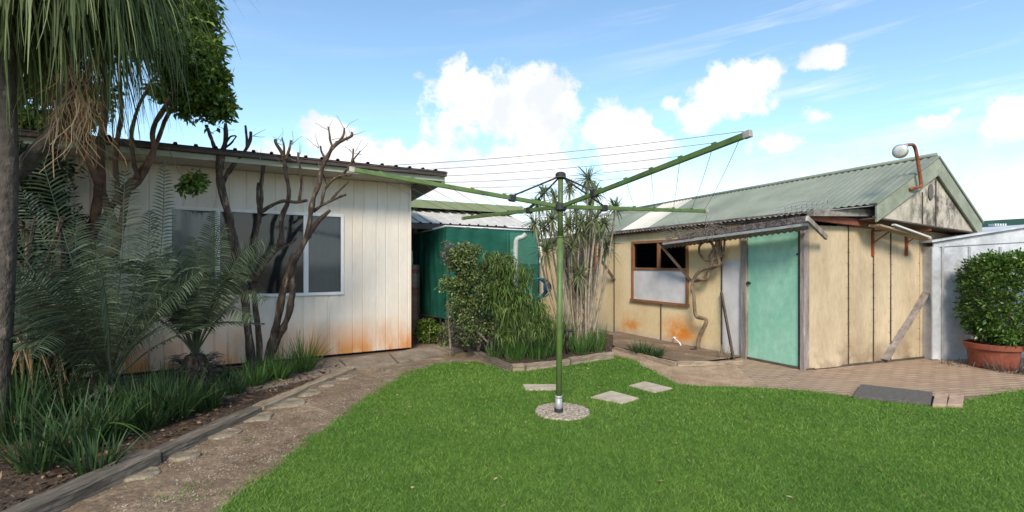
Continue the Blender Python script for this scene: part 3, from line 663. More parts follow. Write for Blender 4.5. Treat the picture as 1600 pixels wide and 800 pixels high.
# roof
rf0, rf1 = -.40, TL+.6
m = MB(); m.wbox(HW, rf0, rf1, 2.835, 2.845, -.02, .56); m.wbox(HW, rf0+.02, -.02, 2.80, 2.845, -.35,-.02); m.build('soffit', M['soffit'], house)
m = MB(); m.wbox(HW, rf0+.02, rf1, 2.83, 2.905, .56, .60); m.build('fascia', M['fascia'], house, bevel=.003)
m = MB(); m.wbox(HW, rf0, rf1, 2.905, 2.965, .56, .66); m.wbox(HW, rf0-.01, rf1, 2.955, 2.972, .65, .672); m.build('gutter', M['gutter'], house, bevel=.006)
m = MB(); A0 = HW.pt(rf0,2.985,.66); A1 = HW.pt(rf1,2.985,.66); B0 = HW.pt(rf0,2.55,-5.2); B1 = HW.pt(rf1,2.55,-5.2)
corrug(m, A0, A1, B0, B1, pitch=.215, amp=.028, trap=True)
m.quad(A0-V(0,0,.015), A1-V(0,0,.015), B1-V(0,0,.015), B0-V(0,0,.015)); m.build('roof', M['roof_steel'], house)
m = MB(); m.hexa([HW.pt(rf0,2.80,.56), HW.pt(rf0,2.42,-5.0), HW.pt(rf0+.03,2.42,-5.0), HW.pt(rf0+.03,2.80,.56)], [HW.pt(rf0,2.97,.56), HW.pt(rf0,2.56,-5.0), HW.pt(rf0+.03,2.56,-5.0), HW.pt(rf0+.03,2.97,.56)])
m.build('bargeboard', M['fascia'], house)
m = MB(); m.hexa([HW.pt(rf0+.03,2.79,.5), HW.pt(rf0+.03,2.44,-5.0), HW.pt(-.0,2.44,-5.0), HW.pt(-.0,2.79,.5)], [HW.pt(rf0+.03,2.80,.5), HW.pt(rf0+.03,2.45,-5.0), HW.pt(0,2.45,-5.0), HW.pt(0,2.80,.5)])
m.build('side_soffit', M['under_olive'], house)

# ================================================================== CARPORT, LOWER ROOF, SCREEN (behind the house)
D = HW.d
cpt = thing('carport', 'flat carport roof with wide olive fascia behind the house', 'carport', P(730,325,11.6)*1)
cpt.location.z = 0; OFF[cpt.name] = Vector(cpt.location)
CW = Wall(P(817,330,11.4).xy.to_3d(), D, HW.n)
def house_gap(W):
    q = W.C - HW.C; return -(q.dot(HW.d)) - .02
m = MB(); zc = CW.z(817,334); LC = house_gap(CW); m.wbox(CW, 0, LC, zc, zc+.17, -.03, .0); m.build('fascia', M['carport'], cpt, bevel=.004)
m = MB(); m.wbox(CW, 0.0, LC, zc+.02, zc+.10, -3.2, -.03); m.build('roof', M['under_olive'], cpt)
for tt in (.3, 2.5): 
    for oo in (-.2,-3.0):
        m = MB(); m.wbox(CW, tt, tt+.09, 0, zc+.02, oo-.09, oo); m.build('post', M['carport'], cpt)
lr = thing('lean_to_roof', 'low verandah with pale corrugated roof edge above the green screen', 'verandah', V(-1,9.6,0))
LW = Wall(P(838,357,10.5).xy.to_3d(), D, HW.n); zl = LW.z(838,358); LL = house_gap(LW)
m = MB(); corrug(m, LW.pt(0,zl+.03,0), LW.pt(LL,zl+.03,0), LW.pt(0,zl+.5,-1.5), LW.pt(LL,zl+.5,-1.5), pitch=.2, amp=.022, trap=True); m.build('roof', M['pale_roof'], lr)
m = MB(); m.wbox(LW, 0, LL, zl-.09, zl+.015, -.02, .03); m.build('gutter', M['gutter'], lr, bevel=.004)
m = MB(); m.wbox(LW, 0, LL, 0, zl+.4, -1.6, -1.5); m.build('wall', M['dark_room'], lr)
# brick pier
m = MB(); b0 = P(640,410,9.2); b1 = P(651,410,9.2); m.box(b0.x-.3, b1.x, 9.2, 9.5, 0, P(645,414,9.2).z)
tag(m.build('brick_pier', M['brickwall']), 'narrow red and grey brick pier just right of the house corner', 'brick pier')
m = MB(); b0 = P(643,410,9.3); m.box(b0.x-.02, b0.x+.02, 9.3, 9.34, P(645,414,9.2).z, P(645,392,9.3).z)
tag(m.build('white_pipe', M['pvc']), 'thin white pipe standing on the brick pier', 'pipe')
# shade cloth screen
scr = thing('screen_enclosure', 'green shade cloth screen hung from a white rail', 'shade screen', V(0,9,0))
q1 = P(697,353,8.75); q2 = P(842,361,9.5); q0 = P(646,366,10.2)
def cloth(a, b, zlo, n=44, wav=.02):
    m = MB(); nx = n; nz = 10; dd = (b-a); nr = Vector((dd.y,-dd.x,0)).normalized()
    for i in range(nx+1):
        p = a.lerp(b, i/nx)
        for j in range(nz+1):
            z = p.z + (zlo-p.z)*j/nz; w = wav*noise.noise(Vector((i*.25, j*.3, a.x)))*2
            m.v.append(Vector((p.x,p.y,z))+nr*w)
    for i in range(nx):
        for j in range(nz):
            a_ = i*(nz+1)+j; m.f.append((a_, a_+1, a_+nz+2, a_+nz+1))
    return m
cloth(q1, q2, .50).build('front_cloth', M['screen'], scr, smooth=True)
cloth(q0, q1, .48).build('side_cloth', M['screen'], scr, smooth=True)
m = MB(); m.tube([q0, q1], .018, 8); m.tube([q1, q1.lerp(q2, .5), q2], .014, 8); m.build('rail', M['white_alu'], scr, smooth=True)
for p in (q0, q1, q1.lerp(q2,.33), q1.lerp(q2,.66), q2):
    m = MB(); m.tube([Vector((p.x,p.y+.04,0)), Vector((p.x,p.y+.04,p.z))], .02, 6); m.build('post', M['black_metal'], scr)
# pvc pipe
m = MB(); m.tube(smooth_path([P(806,545,8.5),P(806,440,8.5),P(806,384,8.5),P(809,373,8.5),P(816,371,8.5),P(822,366,8.5)],3), .045, 10)
tag(m.build('drain_pipe', M['pvc'], smooth=True), 'pale grey drain pipe with an elbow in front of the green screen', 'pipe')
# low black fence under the screen
fn = thing('low_fence', 'low black metal fence under the green side screen', 'fence', P(668,535,8.9)); fn.location.z=0; OFF[fn.name]=Vector(fn.location)
a = P(645,500,9.6); b = P(712,498,8.7); a.z=.48; b.z=.48
m = MB(); m.tube([a,b], .02, 6); m.build('rail', M['black_metal'], fn)
for k in range(7):
    p = a.lerp(b, k/6); m = MB(); m.tube([V(p.x,p.y,0), V(p.x,p.y,.5)], .016, 6); m.build('post', M['black_metal'], fn)
# garden hose bundle
m = MB(); cc = P(840,450,8.5)
for k in range(7):
    r = .16+.02*random.random(); ox = random.uniform(-.05,.05); ph = random.uniform(0,6)
    m.tube([cc+V(ox+r*math.cos(a)*1.1, .05*math.sin(a+ph), r*math.sin(a)) for a in np.linspace(0,6.28,20)], .011, 6)
tag(m.build('garden_hose', M['teal'], smooth=True), 'teal garden hose coil hanging at the right edge of the green screen', 'hose')
m = MB(); cc = P(852,448,8.45); m.lathe(cc+V(0,0,-.07), [(.03,0),(.035,.01),(.035,.11),(.02,.13)], 12)
tag(m.build('hose_fitting', M['blue'], smooth=True), 'small bright blue plastic bottle beside the teal hose coil', 'bottle')

# ================================================================== SHED (right)
SC = V(4.05, 6.75, 0)
SW = Wall(SC, (-.447,.894,0), (-.894,-.447,0))                # door and window wall, t runs back-left
GW = Wall(SC, (.94,.34,0), (.34,-.94,0))                      # gable wall, t runs right
shed = thing('shed', 'old cream sheeted shed with mint door, gable and sage corrugated roof', 'shed', SC+V(1.5,2,0))
td0, td1, tp, tg = SW.t(1252), SW.t(1168), SW.t(1160), SW.t(1127)
tw_0, tw_1 = SW.t(1075), SW.t(989); tend = SW.t(846)
wz0, wz1 = SW.z(1075,475), SW.z(1075,377)
sw2a, sw2b = SW.t(932), SW.t(872); w2z0 = SW.z(932,465); w2z1 = SW.z(932,385)
ztop0 = 2.14; TH = -.07
wm = M['shed_wall']
add_spot_stain(wm, (.70,.24,.03), SW.at(1062,520), .62, 2.5, 1.0, (1,1,1.7), .30, .52)
add_spot_stain(wm, (.66,.25,.04), SW.at(985,512), .6, 2.5, .9, (1,1,1.5), .4, .6)
add_height_stain(wm, (.45,.42,.36), .16, .02, 6, .8, (1,1,1), .3, .5)
m = MB()
m.wbox(SW, tg, tw_0, 0, ztop0, TH, 0); m.wbox(SW, tw_0, tw_1, 0, wz0, TH, 0); m.wbox(SW, tw_0, tw_1, wz1, ztop0, TH, 0)
m.wbox(SW, tw_1, sw2a, 0, ztop0, TH, 0); m.wbox(SW, sw2a, sw2b, 0, w2z0, TH, 0); m.wbox(SW, sw2a, sw2b, w2z1, ztop0, TH, 0); m.wbox(SW, sw2b, tend, 0, ztop0, TH, 0)
m.wbox(SW, td1, tg, SW.z(1127,405), ztop0, TH, 0)
m.wbox(SW, td0-.01, td1, 2.03, ztop0, TH, -.02)
m.build('wall', wm, shed)
m = MB(); m.wbox(SW, tp, tg, 0, SW.z(1127,405), TH, -.012); m.build('grey_panel', M['pale_board'], shed)
for px, z0, z1 in [(960,0,ztop0),(1033,0,wz0),(1128,0,ztop0)]:
    t = SW.t(px); m = MB(); m.wbox(SW, t-.010, t+.010, z0, z1, 0, .014); m.build('cover_strip', M['dark_wood'], shed)
# door
m = MB(); m.wbox(SW, td0, td1, .035, 2.02, -.04, -.012); door = m.build('door', M['door_green'], shed, bevel=.003)
hp = SW.at(1172,442,-.01)
m = MB(); m.tube([hp, hp+SW.n*.04], .018, 8); m.tube([hp+SW.n*.04, hp+SW.n*.055], .026, 10); m.build('handle', M['black_metal'], door)
m = MB(); kp = SW.at(1246,397,-.01); m.tube([kp, kp+SW.n*.012], .014, 8); m.build('lock_hole', M['black_metal'], door)
for (a, b) in [(td1, tp+.01), (-.03, td0)]:
    m = MB(); m.wbox(SW, a, b, 0, 2.13, -.08, .035); m.build('door_post', M['old_wood'], shed, bevel=.006)
m = MB(); m.wbox(SW, td0, td1, 0, .035, -.06, .02); m.build('door_sill', M['dark_wood'], shed)
# window of the shed
def shed_window(t0, t1, z0, z1, lower=True):
    w = MB(); f = .05
    w.wbox(SW, t0-.02, t1+.02, z1, z1+f, -.05, .03); w.wbox(SW, t0-.04, t1+.04, z0-f, z0, -.05, .05)
    w.wbox(SW, t0-.02, t0+f-.02, z0, z1, -.05, .03); w.wbox(SW, t1-f+.02, t1+.02, z0, z1, -.05, .03)
    mid = z0 + (z1-z0)*.55; tm = (t0+t1)/2
    w.wbox(SW, t0+.03, t1-.03, mid-.02, mid+.02, -.05, .02); w.wbox(SW, tm-.025, tm+.025, mid+.02, z1, -.05, .02)
    wf = w.build('window', M['brown_wood'], shed, bevel=.003)
    for a, b in [(t0+.03, tm-.025), (tm+.025, t1-.03)]:
        m = MB(); m.wbox(SW, a, b, mid+.02, z1, -.03, -.024); m.build('pane', M['glass'], wf)
    if lower:
        for a, b in [(t0+.03, tm-.004), (tm+.004, t1-.03)]:
            m = MB(); m.wbox(SW, a, b, z0, mid-.02, -.03, .0); m.build('board', M['pale_board'], wf)
    else:
        m = MB(); m.wbox(SW, t0+.03, t1-.03, z0, mid-.02, -.03, -.024); m.build('pane', M['glass'], wf)
m = MB(); m.wbox(SW, tw_0, tw_1, wz0, wz1, -.17, -.16); m.build('inner_curtain', mat('brown_curtain', (.05,.03,.022), (.13,.085,.065), 4, .9, stretch=(2,2,.3)), shed)
shed_window(tw_0, tw_1, wz0, wz1); shed_window(sw2a, sw2b, w2z0, w2z1, False)
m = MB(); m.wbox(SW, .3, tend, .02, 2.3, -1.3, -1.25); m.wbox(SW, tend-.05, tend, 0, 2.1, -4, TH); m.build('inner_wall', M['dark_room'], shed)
# gable wall of sheets
gwm = M['shed_gable_wall']
add_height_stain(gwm, (.20,.14,.085), .50, .0, 3, .9, (1,1,1), .42, .62)
gt = [0.0, GW.t(1325), GW.t(1364), GW.t(1391), GW.t(1437), 3.75]
m = MB()
def bulge(t0, t1):   # each sheet bows a little
    n = 10; nz = 14; b0 = len(m.v)
    for i in range(n+1):
        for j in range(nz+1):
            u = i/n; w = j/nz; t = t0+.004+(t1-t0-.008)*u; z = .02+(2.02-.02)*w
            o = .012*math.sin(u*math.pi)*noise.noise(Vector((t0*7, w*3, 1)))*2 + (.05*math.exp(-(w/.10)**2)*math.sin(u*math.pi)**1.0 if t0 < .1 else 0) + .004*noise.noise(Vector((t*3, z*3, 0)))
            m.v.append(GW.pt(t, z, o))
    for i in range(n):
        for j in range(nz):
            a = b0+i*(nz+1)+j; m.f.append((a, a+nz+1, a+nz+2, a+1))
for a, b in zip(gt[:-1], gt[1:]): bulge(a, b)
m.build('gable_wall', gwm, shed, smooth=True)
m = MB(); m.wbox(GW, .0, 3.75, 0, 2.02, -.09, -.03); m.build('gable_wall_lining', M['dark_wood'], shed)
for t in gt[1:4]:
    m = MB(); m.wbox(GW, t-.005, t+.006, .03, 2.1, .0, .014); m.build('cover_strip', M['dark_wood'], shed)
m = MB(); m.beam(GW.at(1383,562,.05), GW.at(1454,446,.05), .02, .11, up=GW.n); 
tag(m.build('leaning_board', M['old_wood']), 'long grey board leaning diagonally against the gable wall', 'board')
# nail heads, too many to count
v_ = MB()
for W_, ts, zs in ((GW, [gt[1]-.03, gt[1]+.03, gt[2]-.03, gt[2]+.03, gt[3]-.03, gt[3]+.03, .05, gt[4]-.03], np.arange(.12,2.0,.17)), (SW, [tg+.03, tw_0-.12, tw_1+.06, tw_1+.3, SW.t(960)-.03, SW.t(960)+.03, SW.t(1033)-.03, SW.t(1033)+.03], np.arange(.12,2.0,.2))):
    for t in ts:
        for zz in zs:
            if W_ is SW and tw_0-.05 < t < tw_1+.05 and zz > wz0-.05: continue
            z_ = float(zz)+random.uniform(-.02,.02); o_ = .010 if W_ is GW else 0; v_.wbox(W_, t-.0022, t+.0022, z_-.0022, z_+.0022, -.01, o_+.003)
nl = v_.build('nail_heads', M['rust'], shed); nl['kind'] = 'stuff'
# base strip
m = MB(); m.wbox(GW, .0, 2.7, .0, .03, .0, .03); m.build('base_strip', M['dark_wood'], shed)
# gable triangle, set forward
GO = .30
ap = GW.at(1463,247,GO); le = GW.at(1367,321,GO); re = GW.at(1531,350,GO); tL, tA, tR = GW.t(1367,GO), GW.t(1463,GO), GW.t(1531,GO)
print('gable', ap, le, re, tL, tA, tR)
zl_ = le.z; za = ap.z; zr = re.z; BD = .21
gm_ = M['gable']
add_spot_stain(gm_, (.06,.055,.05), GW.at(1462,325,GO), .95, 7, 1.0, (1,1,1.4), .44, .6, (1,1,.5))
add_spot_stain(gm_, (.05,.05,.045), GW.at(1483,330,GO), .5, 9, .9, (1,1,1), .46, .62, (1,1,.6))
m = MB(); zg = GW.z(1384,339,GO)-.0
zgr = GW.z(1530,363,GO)
ja, jb = GW.t(1443,GO), GW.t(1464,GO)
m.hexa([GW.pt(tL+.02,zg,GO-.05), GW.pt(tR-.02,zgr,GO-.05), GW.pt(tR-.02,zgr,GO-.02), GW.pt(tL+.02,zg,GO-.02)], [GW.pt(tA-.02,za-.12,GO-.05), GW.pt(tA+.02,za-.12,GO-.05), GW.pt(tA+.02,za-.12,GO-.02), GW.pt(tA-.02,za-.12,GO-.02)])
m.build('gable_sheet', gm_, shed)
for t, zz in ((ja,GW.z(1443,300,GO)),(jb,GW.z(1464,280,GO))):
    m = MB(); zbm = zg+(zgr-zg)*(t-tL)/(tR-tL); m.wbox(GW, t-.007, t+.007, zbm, zz, GO-.02, GO-.008); m.build('cover_strip', M['dark_wood'], shed)
vc = GW.at(1454,300,GO-.01); m = MB()
ringp = [vc+GW.d*(.055*math.cos(a))+V(0,0,.12*math.sin(a)) for a in np.linspace(0,2*math.pi,20,endpoint=False)]
m.hexa(ringp, [p+GW.n*.01 for p in ringp]); m.build('vent', mat('vent_dark', (.09,.085,.08), (.16,.15,.14), 10, .9), shed)
m = MB()
for (t0,z0,t1,z1) in [(tL,zl_,tA,za),(tR,zr,tA,za)]:
    m.hexa([GW.pt(t0,z0-BD*1.12,GO+.0), GW.pt(t1,z1-BD*1.25,GO+.0), GW.pt(t1,z1-BD*1.25,GO+.03), GW.pt(t0,z0-BD*1.12,GO+.03)],
           [GW.pt(t0,z0,GO), GW.pt(t1,z1,GO), GW.pt(t1,z1,GO+.03), GW.pt(t0,z0,GO+.03)])
m.build('bargeboard', M['barge'], shed, bevel=.004)
m = MB(); rr = [(tL-.02,zl_),(tA,za),(tR+.02,zr)]
for (a,b) in zip(rr[:-1], rr[1:]): m.beam(GW.pt(a[0],a[1]+.02,GO-.01), GW.pt(b[0],b[1]+.02,GO-.01), .11, .03)
m.build('barge_cap', M['roof_green'], shed, bevel=.004)
# soffit under the gable
m = MB(); m.hexa([GW.pt(.9,zg-.045,0), GW.pt(tR,zgr-.03,0), GW.pt(tR,zgr-.03,GO+.02), GW.pt(tL,zg-.03,GO+.02)], [GW.pt(.9,zg-.03,0), GW.pt(tR,zgr-.01,0), GW.pt(tR,zgr-.01,GO+.02), GW.pt(tL,zg-.01,GO+.02)])
m.build('gable_soffit', M['dark_wood'], shed)
# main roof
rdir = V(-.37,1,0)
ridge0 = ap + V(0,0,.03); ridge1 = ridge0 + rdir*8.4; eave0 = le+V(0,0,.025); eave1 = eave0 + rdir*8.4; eR0 = re+V(0,0,.025); eR1 = eR0 + rdir*8.4
m = MB(); corrug(m, eave0, eave1, ridge0, ridge1, pitch=.11, amp=.011, rows=2); corrug(m, eR0, eR1, ridge0, ridge1, pitch=.11, amp=.011)
m.build('roof', M['roof_green'], shed)
m = MB(); m.tube([ridge0+V(0,0,.02), ridge1+V(0,0,.02)], .035, 8); m.build('ridge_cap', M['roof_green'], shed, smooth=True)
# translucent sheets set on the slope
nrm = (eave1-eave0).cross(ridge0-eave0).normalized(); nrm = nrm if nrm.z>0 else -nrm
m = MB(); corrug(m, eave0+rdir*4.9+nrm*.012, eave0+rdir*6.0+nrm*.012, ridge0+rdir*4.9+nrm*.012, ridge0+rdir*6.0+nrm*.012, pitch=.11, amp=.011); m.build('skylight_sheet', M['poly_sheet'], shed)
# lean-to roof strip over the walls
fr0 = SW.at(1266,332,.14); fr1 = SW.at(853,377,.14)
m = MB(); corrug(m, fr0, fr1, eave0-V(0,0,.03), eave1-V(0,0,.03)+rdir*.5, pitch=.085, amp=.011, rows=1); m.build('lean_to_sheet', M['roof_rib'], shed)
m = MB(); m.beam(SW.pt(0,2.16,.05), SW.pt(tend,2.09,.05), .07, .09); m.build('eave_beam', M['dark_grey_wood'], shed, bevel=.005)
# end of the lean-to: red brown beam and dark flashing
m = MB(); m.beam(SW.at(1264,338,.10), GW.at(1372,352,.04), .04, .10); m.build('end_beam', M['red_beam'], shed, bevel=.006)
m = MB(); m.beam(SW.at(1266,332,.14), GW.at(1366,333,.10), .10, .10)
m.build('end_fill', M['roof_rib'], shed)
m = MB(); m.beam(GW.at(1300,328,.14), GW.at(1366,323,.14), .16, .02); m.build('flashing', M['black_metal'], shed)
# awning over the door
aw0 = SW.at(1263,350,.42); aw1 = SW.at(1036,381,.42); ab0 = SW.at(1263,359,.06); ab1 = SW.at(1036,389,.06)
aw = thing('door_awning', 'low corrugated awning sheet with pale front lip over the mint door', 'awning', SW.pt(1.2,2.0,.2))
m = MB(); corrug(m, aw0, aw1, ab0, ab1, pitch=.085, amp=.011); m.build('sheet', M['roof_rib'], aw)
m = MB(); m.beam(aw0+V(0,0,.0), aw1, .02, .035); m.build('lip', M['galv'], aw)
m = MB(); m.beam(SW.at(1263,342,.36), SW.at(1060,371,.36), .05, .085); m.build('old_rail', M['dark_grey_wood'], aw, bevel=.004)
# strut board at its end
m = MB(); m.beam(SW.at(1261,341,.5), GW.at(1291,371,.16)-V(0,0,.0), .035, .07); m.build('end_board', M['old_wood'], aw, bevel=.004)
st0 = SW.at(1034,385,.38); st1 = SW.at(1079,438,.02)
m = MB(); m.beam(st0, st1, .035, .045); m.build('strut', M['dark_wood'], aw)
m = MB(); m.beam(SW.at(934,399,.4), SW.at(960,437,.02), .04, .05); 
tag(m.build('eave_strut', M['dark_wood']), 'dark diagonal timber strut on the cream wall right of the dracaenas', 'strut')
# brackets and loose boards below the gable
for px in (1362, 1415):
    br = thing('wall_bracket', 'rusty triangular bracket on the gable wall, '+('left one beside the red beam' if px==1362 else 'right one nearer the white shed'), 'bracket', GW.at(px,380,0.02), 'brackets on the gable wall')
    zt_ = GW.z(px, 361, 0); zb_ = GW.z(px, 400, 0); t = GW.t(px)
    m = MB(); m.wbox(GW, t-.014, t+.014, zb_, zt_, .0, .03); m.build('upright', M['rust'], br)
    m = MB(); m.beam(GW.pt(t,zt_+.0,.0), GW.pt(t+.07,zt_,.3), .025, .025); m.build('arm', M['rust'], br)
    m = MB(); m.beam(GW.pt(t,zt_-.18,.02), GW.pt(t+.05,zt_-.015,.22), .018, .018); m.build('brace', M['rust'], br)
m = MB(); m.beam(GW.at(1366,352,.26), GW.at(1447,374,.26), .16, .03); tag(m.build('shelf_plank', M['sleeper_warm'], bevel=.003), 'brown plank lying on the wall brackets under the gable', 'plank')
m = MB(); m.beam(GW.at(1396,351,.36), GW.at(1452,371,.36), .05, .022); tag(m.build('white_batten', M['pale_board']), 'thin white batten lying on the plank under the gable', 'batten')
# rusty lamp arm on the roof
lamp = thing('floodlight', 'round clear floodlight on a bent rusty pipe above the gable', 'lamp', GW.at(1437,290,GO+.05))
lp_ = [GW.at(1421,296,GO+.04), GW.at(1436,292,GO+.10), GW.at(1439,286,GO+.10), GW.at(1432,240,GO+.12), GW.at(1428,228,GO+.13), GW.at(1424,226,GO+.16), GW.at(1414,227,GO+.30)]
m = MB(); m.tube(smooth_path(lp_,3), .022, 8); m.build('pipe', M['rust'], lamp, smooth=True)
c = GW.at(1408,236,GO+.32); ax = V(-.75,-.55,-.25).normalized()
m = MB(); m.tube([GW.at(1415,227,GO+.3), c-ax*.06], [.03,.04], 10); m.build('holder', M['galv'], lamp, smooth=True)
m = MB(); m.tube([c-ax*.06, c-ax*.02, c+ax*.04, c+ax*.062], [.04,.075,.095,.085], 18); m.build('reflector', mat('silver_bowl', (.55,.53,.5), (.72,.70,.66), 10, .25, metal=.7), lamp, smooth=True)
m = MB(); m.tube([c+ax*.062, c+ax*.075, c+ax*.082], [.082,.06,.02], 18); m.build('lens', mat('lens', (.50,.50,.48), (.75,.75,.72), 20, .1), lamp, smooth=True)
# wire netting left on the lean-to
m = MB()
for k in range(9):
    a = SW.at(1215+k*8,337-k*1.2,.22); b = a + V(.08+.03*random.random(),-.02,.10+.04*random.random()); m.tube([a, a.lerp(b,.5)+V(.02,0,.02), b, b+V(.07,.1,-.06)], .0035, 4)
for k in range(3): m.tube([SW.at(1212,334-k*4,.2+.02*k), SW.at(1250,325-k*5,.2), SW.at(1282,323-k*4,.18), SW.at(1300,328-k*2,.15)], .003, 4)
tag(m.build('wire_netting', M['galv']), 'crumpled wire netting lying on the roof edge above the mint door', 'netting')
# vine
vn = thing('bare_vine', 'leafless twisted vine climbing the cream wall between window and door', 'vine', SW.at(1091,553,.16)); 
def vpath(pts, off, r0, r1, name='stem'):
    pp = [SW.at(x,y,off+.03*noise.noise(Vector((x*.05,y*.05,off)))) for x,y in pts]; s = smooth_path(pp,5); n = len(s)
    m = MB(); m.tube(s, [(r0+(r1-r0)*i/(n-1))*(1+.18*noise.noise(s[i]*9)) for i in range(n)], 9); m.build(name, M['vine'], vn, smooth=True)
vpath([(1092,556),(1091,540),(1093,526),(1103,505),(1101,498),(1088,494),(1085,478),(1084,462),(1081,449),(1085,434),(1095,423),(1111,417),(1124,413),(1121,396),(1121,374)], .17, .036, .022)
vpath([(1086,434),(1103,437),(1108,425),(1113,410),(1116,394),(1112,380),(1102,377),(1093,385),(1094,398),(1105,407),(1118,405),(1130,396),(1132,374)], .15, .024, .018)
vpath([(1084,440),(1097,436),(1110,421),(1124,414),(1131,402),(1124,388),(1126,373)], .12, .022, .016)
vpath([(1118,416),(1108,403),(1113,392),(1119,380),(1118,372)], .14, .017, .013)
# dead twigs on the awning
tw = []
m = MB()
for k in range(60):
    x = random.uniform(1040,1130); y = 377-(x-1036)*.135 - random.uniform(0,16); a = SW.at(x,y,.3+random.uniform(-.08,.1)); pts=[a]
    dirv = V(random.uniform(-1,1),random.uniform(-.6,.6),random.uniform(-.3,.8)).normalized()
    for j in range(4): dirv = (dirv+V(random.uniform(-.5,.5),random.uniform(-.5,.5),random.uniform(-.5,.3))).normalized(); pts.append(pts[-1]+dirv*.07)
    m.tube(pts, [.006,.005,.004,.003,.002], 4)
tag(m.build('dead_vine_twigs', M['twig']), 'tangle of dead vine twigs lying on the awning above the shed window', 'twigs', kind='stuff')
# leaning bar, pipe stub, black drain
m = MB(); m.beam(SW.at(1127,457,.05), SW.at(1146,560,.30), .03, .05); tag(m.build('leaning_bar', M['dark_wood']), 'dark timber bar leaning on the wall left of the mint door', 'bar')
m = MB(); a = SW.at(1056,528,.0); m.tube(smooth_path([a, a+SW.n*.06+V(0,0,.01), SW.at(1062,536,.12), SW.at(1066,548,.14), SW.at(1067,556,.14)],3), .012, 8)
tag(m.build('waste_pipe', M['white_alu'], smooth=True), 'thin white waste pipe leaving the cream wall above the bed', 'pipe')
m = MB(); c = SW.at(1091,552,.17); m.tube([c+V(-.09,0,-.01), c+V(-.09,-.0,.07)], [.05,.055], 12);
tag(m.build('drain_collar', M['black_metal'], smooth=True), 'black plastic collar at the foot of the bare vine', 'collar')

# ================================================================== METAL SHED, HEDGE, FAR BUILDING
MW = Wall(P(1457,560,7.45).xy.to_3d(), (1,.10,0), (.10,-1,0))
ms = thing('metal_shed', 'white sheet metal garden shed with low roof, behind the potted hedge', 'garden shed', MW.pt(1.5,0,-.8))
zL = MW.z(1459,376); zR = MW.z(1600,352); tE = 3.2; zE = zL+(zR-zL)*.62/ (MW.t(1600)) * MW.t(1600)
slope = (zR-zL)/MW.t(1600); tm_ = 1.7
mm = M['shed_metal']; add_spot_stain(mm, (.30,.30,.30), MW.at(1480,430), .95, 3, .75, (1,1,.8), .45, .58); add_height_stain(mm, (.3,.27,.23), .5, .0, 4, .6, (1,1,1), .4, .6)
m = MB(); m.wbox(MW, 0, tm_, .0, zL-.09, -.04, 0, z1b=zL-.09+slope*tm_*.35); m.wbox(MW, tm_, 2*tm_, 0, zL-.09+slope*tm_*.35, -.04, 0, z1b=zL-.09)
m.wbox(MW, 0, .03, 0, zL-.09, -2.2, -.04); m.wbox(MW, 2*tm_-.03, 2*tm_, 0, zL-.09, -2.2, -.04); m.wbox(MW, 0, 2*tm_, 0, zL-.09, -2.24, -2.2)
m.build('wall', mm, ms)
m = MB()
m.wbox(MW, -.08, tm_, zL-.03, zL, -2.3, .07, z0b=zL-.03+slope*tm_, z1b=zL+slope*tm_); m.wbox(MW, tm_, 2*tm_+.08, zL-.03+slope*tm_, zL+slope*tm_, -2.3, .07, z0b=zL-.03, z1b=zL)
m.build('roof', M['shed_metal'], ms)
m = MB(); m.hexa([MW.pt(0,zL-.10,.0), MW.pt(tm_,zL-.10+slope*tm_*.35,.0), MW.pt(tm_,zL-.10+slope*tm_*.35,.02), MW.pt(0,zL-.10,.02)],[MW.pt(0,zL-.035,.0), MW.pt(tm_,zL-.035+slope*tm_,.0), MW.pt(tm_,zL-.035+slope*tm_,.02), MW.pt(0,zL-.035,.02)])
m.build('gable_panel', M['shed_metal'], ms)
for px in (1459, 1470, 1512, 1560):
    t = MW.t(px); m = MB(); m.wbox(MW, t, t+.035, .02, zL-.09, .0, .022); m.build('seam', M['galv'], ms, bevel=.003)
m = MB(); m.wbox(MW, -.03, .09, .02, zL-.1, .001, .03); m.build('corner_post', M['shed_metal'], ms, bevel=.004)
# pot and hedge
pc = V((1552-800)/F*6.95, 6.95, 0)
pot = MB(); pot.lathe(pc, [(.24,0),(.25,.01),(.285,.27),(.318,.275),(.322,.35),(.305,.355),(.29,.30),(.1,.29)], 36)
tag(pot.build('terracotta_pot', M['terracotta'], smooth=False, bevel=.004), 'large terracotta coloured pot under the clipped hedge', 'pot')
hd = thing('clipped_shrub', 'dense clipped green shrub growing in the terracotta pot', 'shrub', pc+V(0,0,.3))
hc = pc + V(.44,-.02,.98)
def boxy(n, c, r):
    p = rng.uniform(-1,1,(n,3)); q = np.abs(p).max(axis=1, keepdims=True); p6 = np.power(np.abs(p), 1); 
    k = (np.power(np.abs(p),5).sum(1))**(1/5); u = p / k[:,None]; rad = (.80+.20*rng.random(n)**.5)[:,None]
    nz = np.array([noise.noise(Vector((float(a[0])*3,float(a[1])*3,float(a[2])*3))) for a in u])[:,None]
    return np.array(c) + u*rad*(1+.16*nz)*np.array(r), u
p, u = boxy(4600, hc, (.70,.38,.62)); k = 4
pp = np.repeat(p,k,axis=0)+rng.normal(size=(len(p)*k,3))*.02; dd = np.repeat(u,k,axis=0)*.8+rng.normal(size=(len(p)*k,3))*.7+np.array([0,0,.25])
v, f = leaf_quads(pp, dd, .055*(.6+.7*rng.random(len(pp))), .026); np_mesh('foliage', v, f, M['hedge_leaf'], hd)
m = MB()
for k in range(16):
    a = k*.7; m.tube(smooth_path([pc+V(.1*math.cos(a),.1*math.sin(a),.28), hc+V(.3*math.cos(a),.25*math.sin(a),-.45), hc+V(.6*math.cos(a),.4*math.sin(a),.1)],3), .014, 5)
m.build('stem', M['twig'], hd)
v, f = boxy(1300, hc-V(0,0,.0), (.55,.30,.5)); p2, u2 = v, f
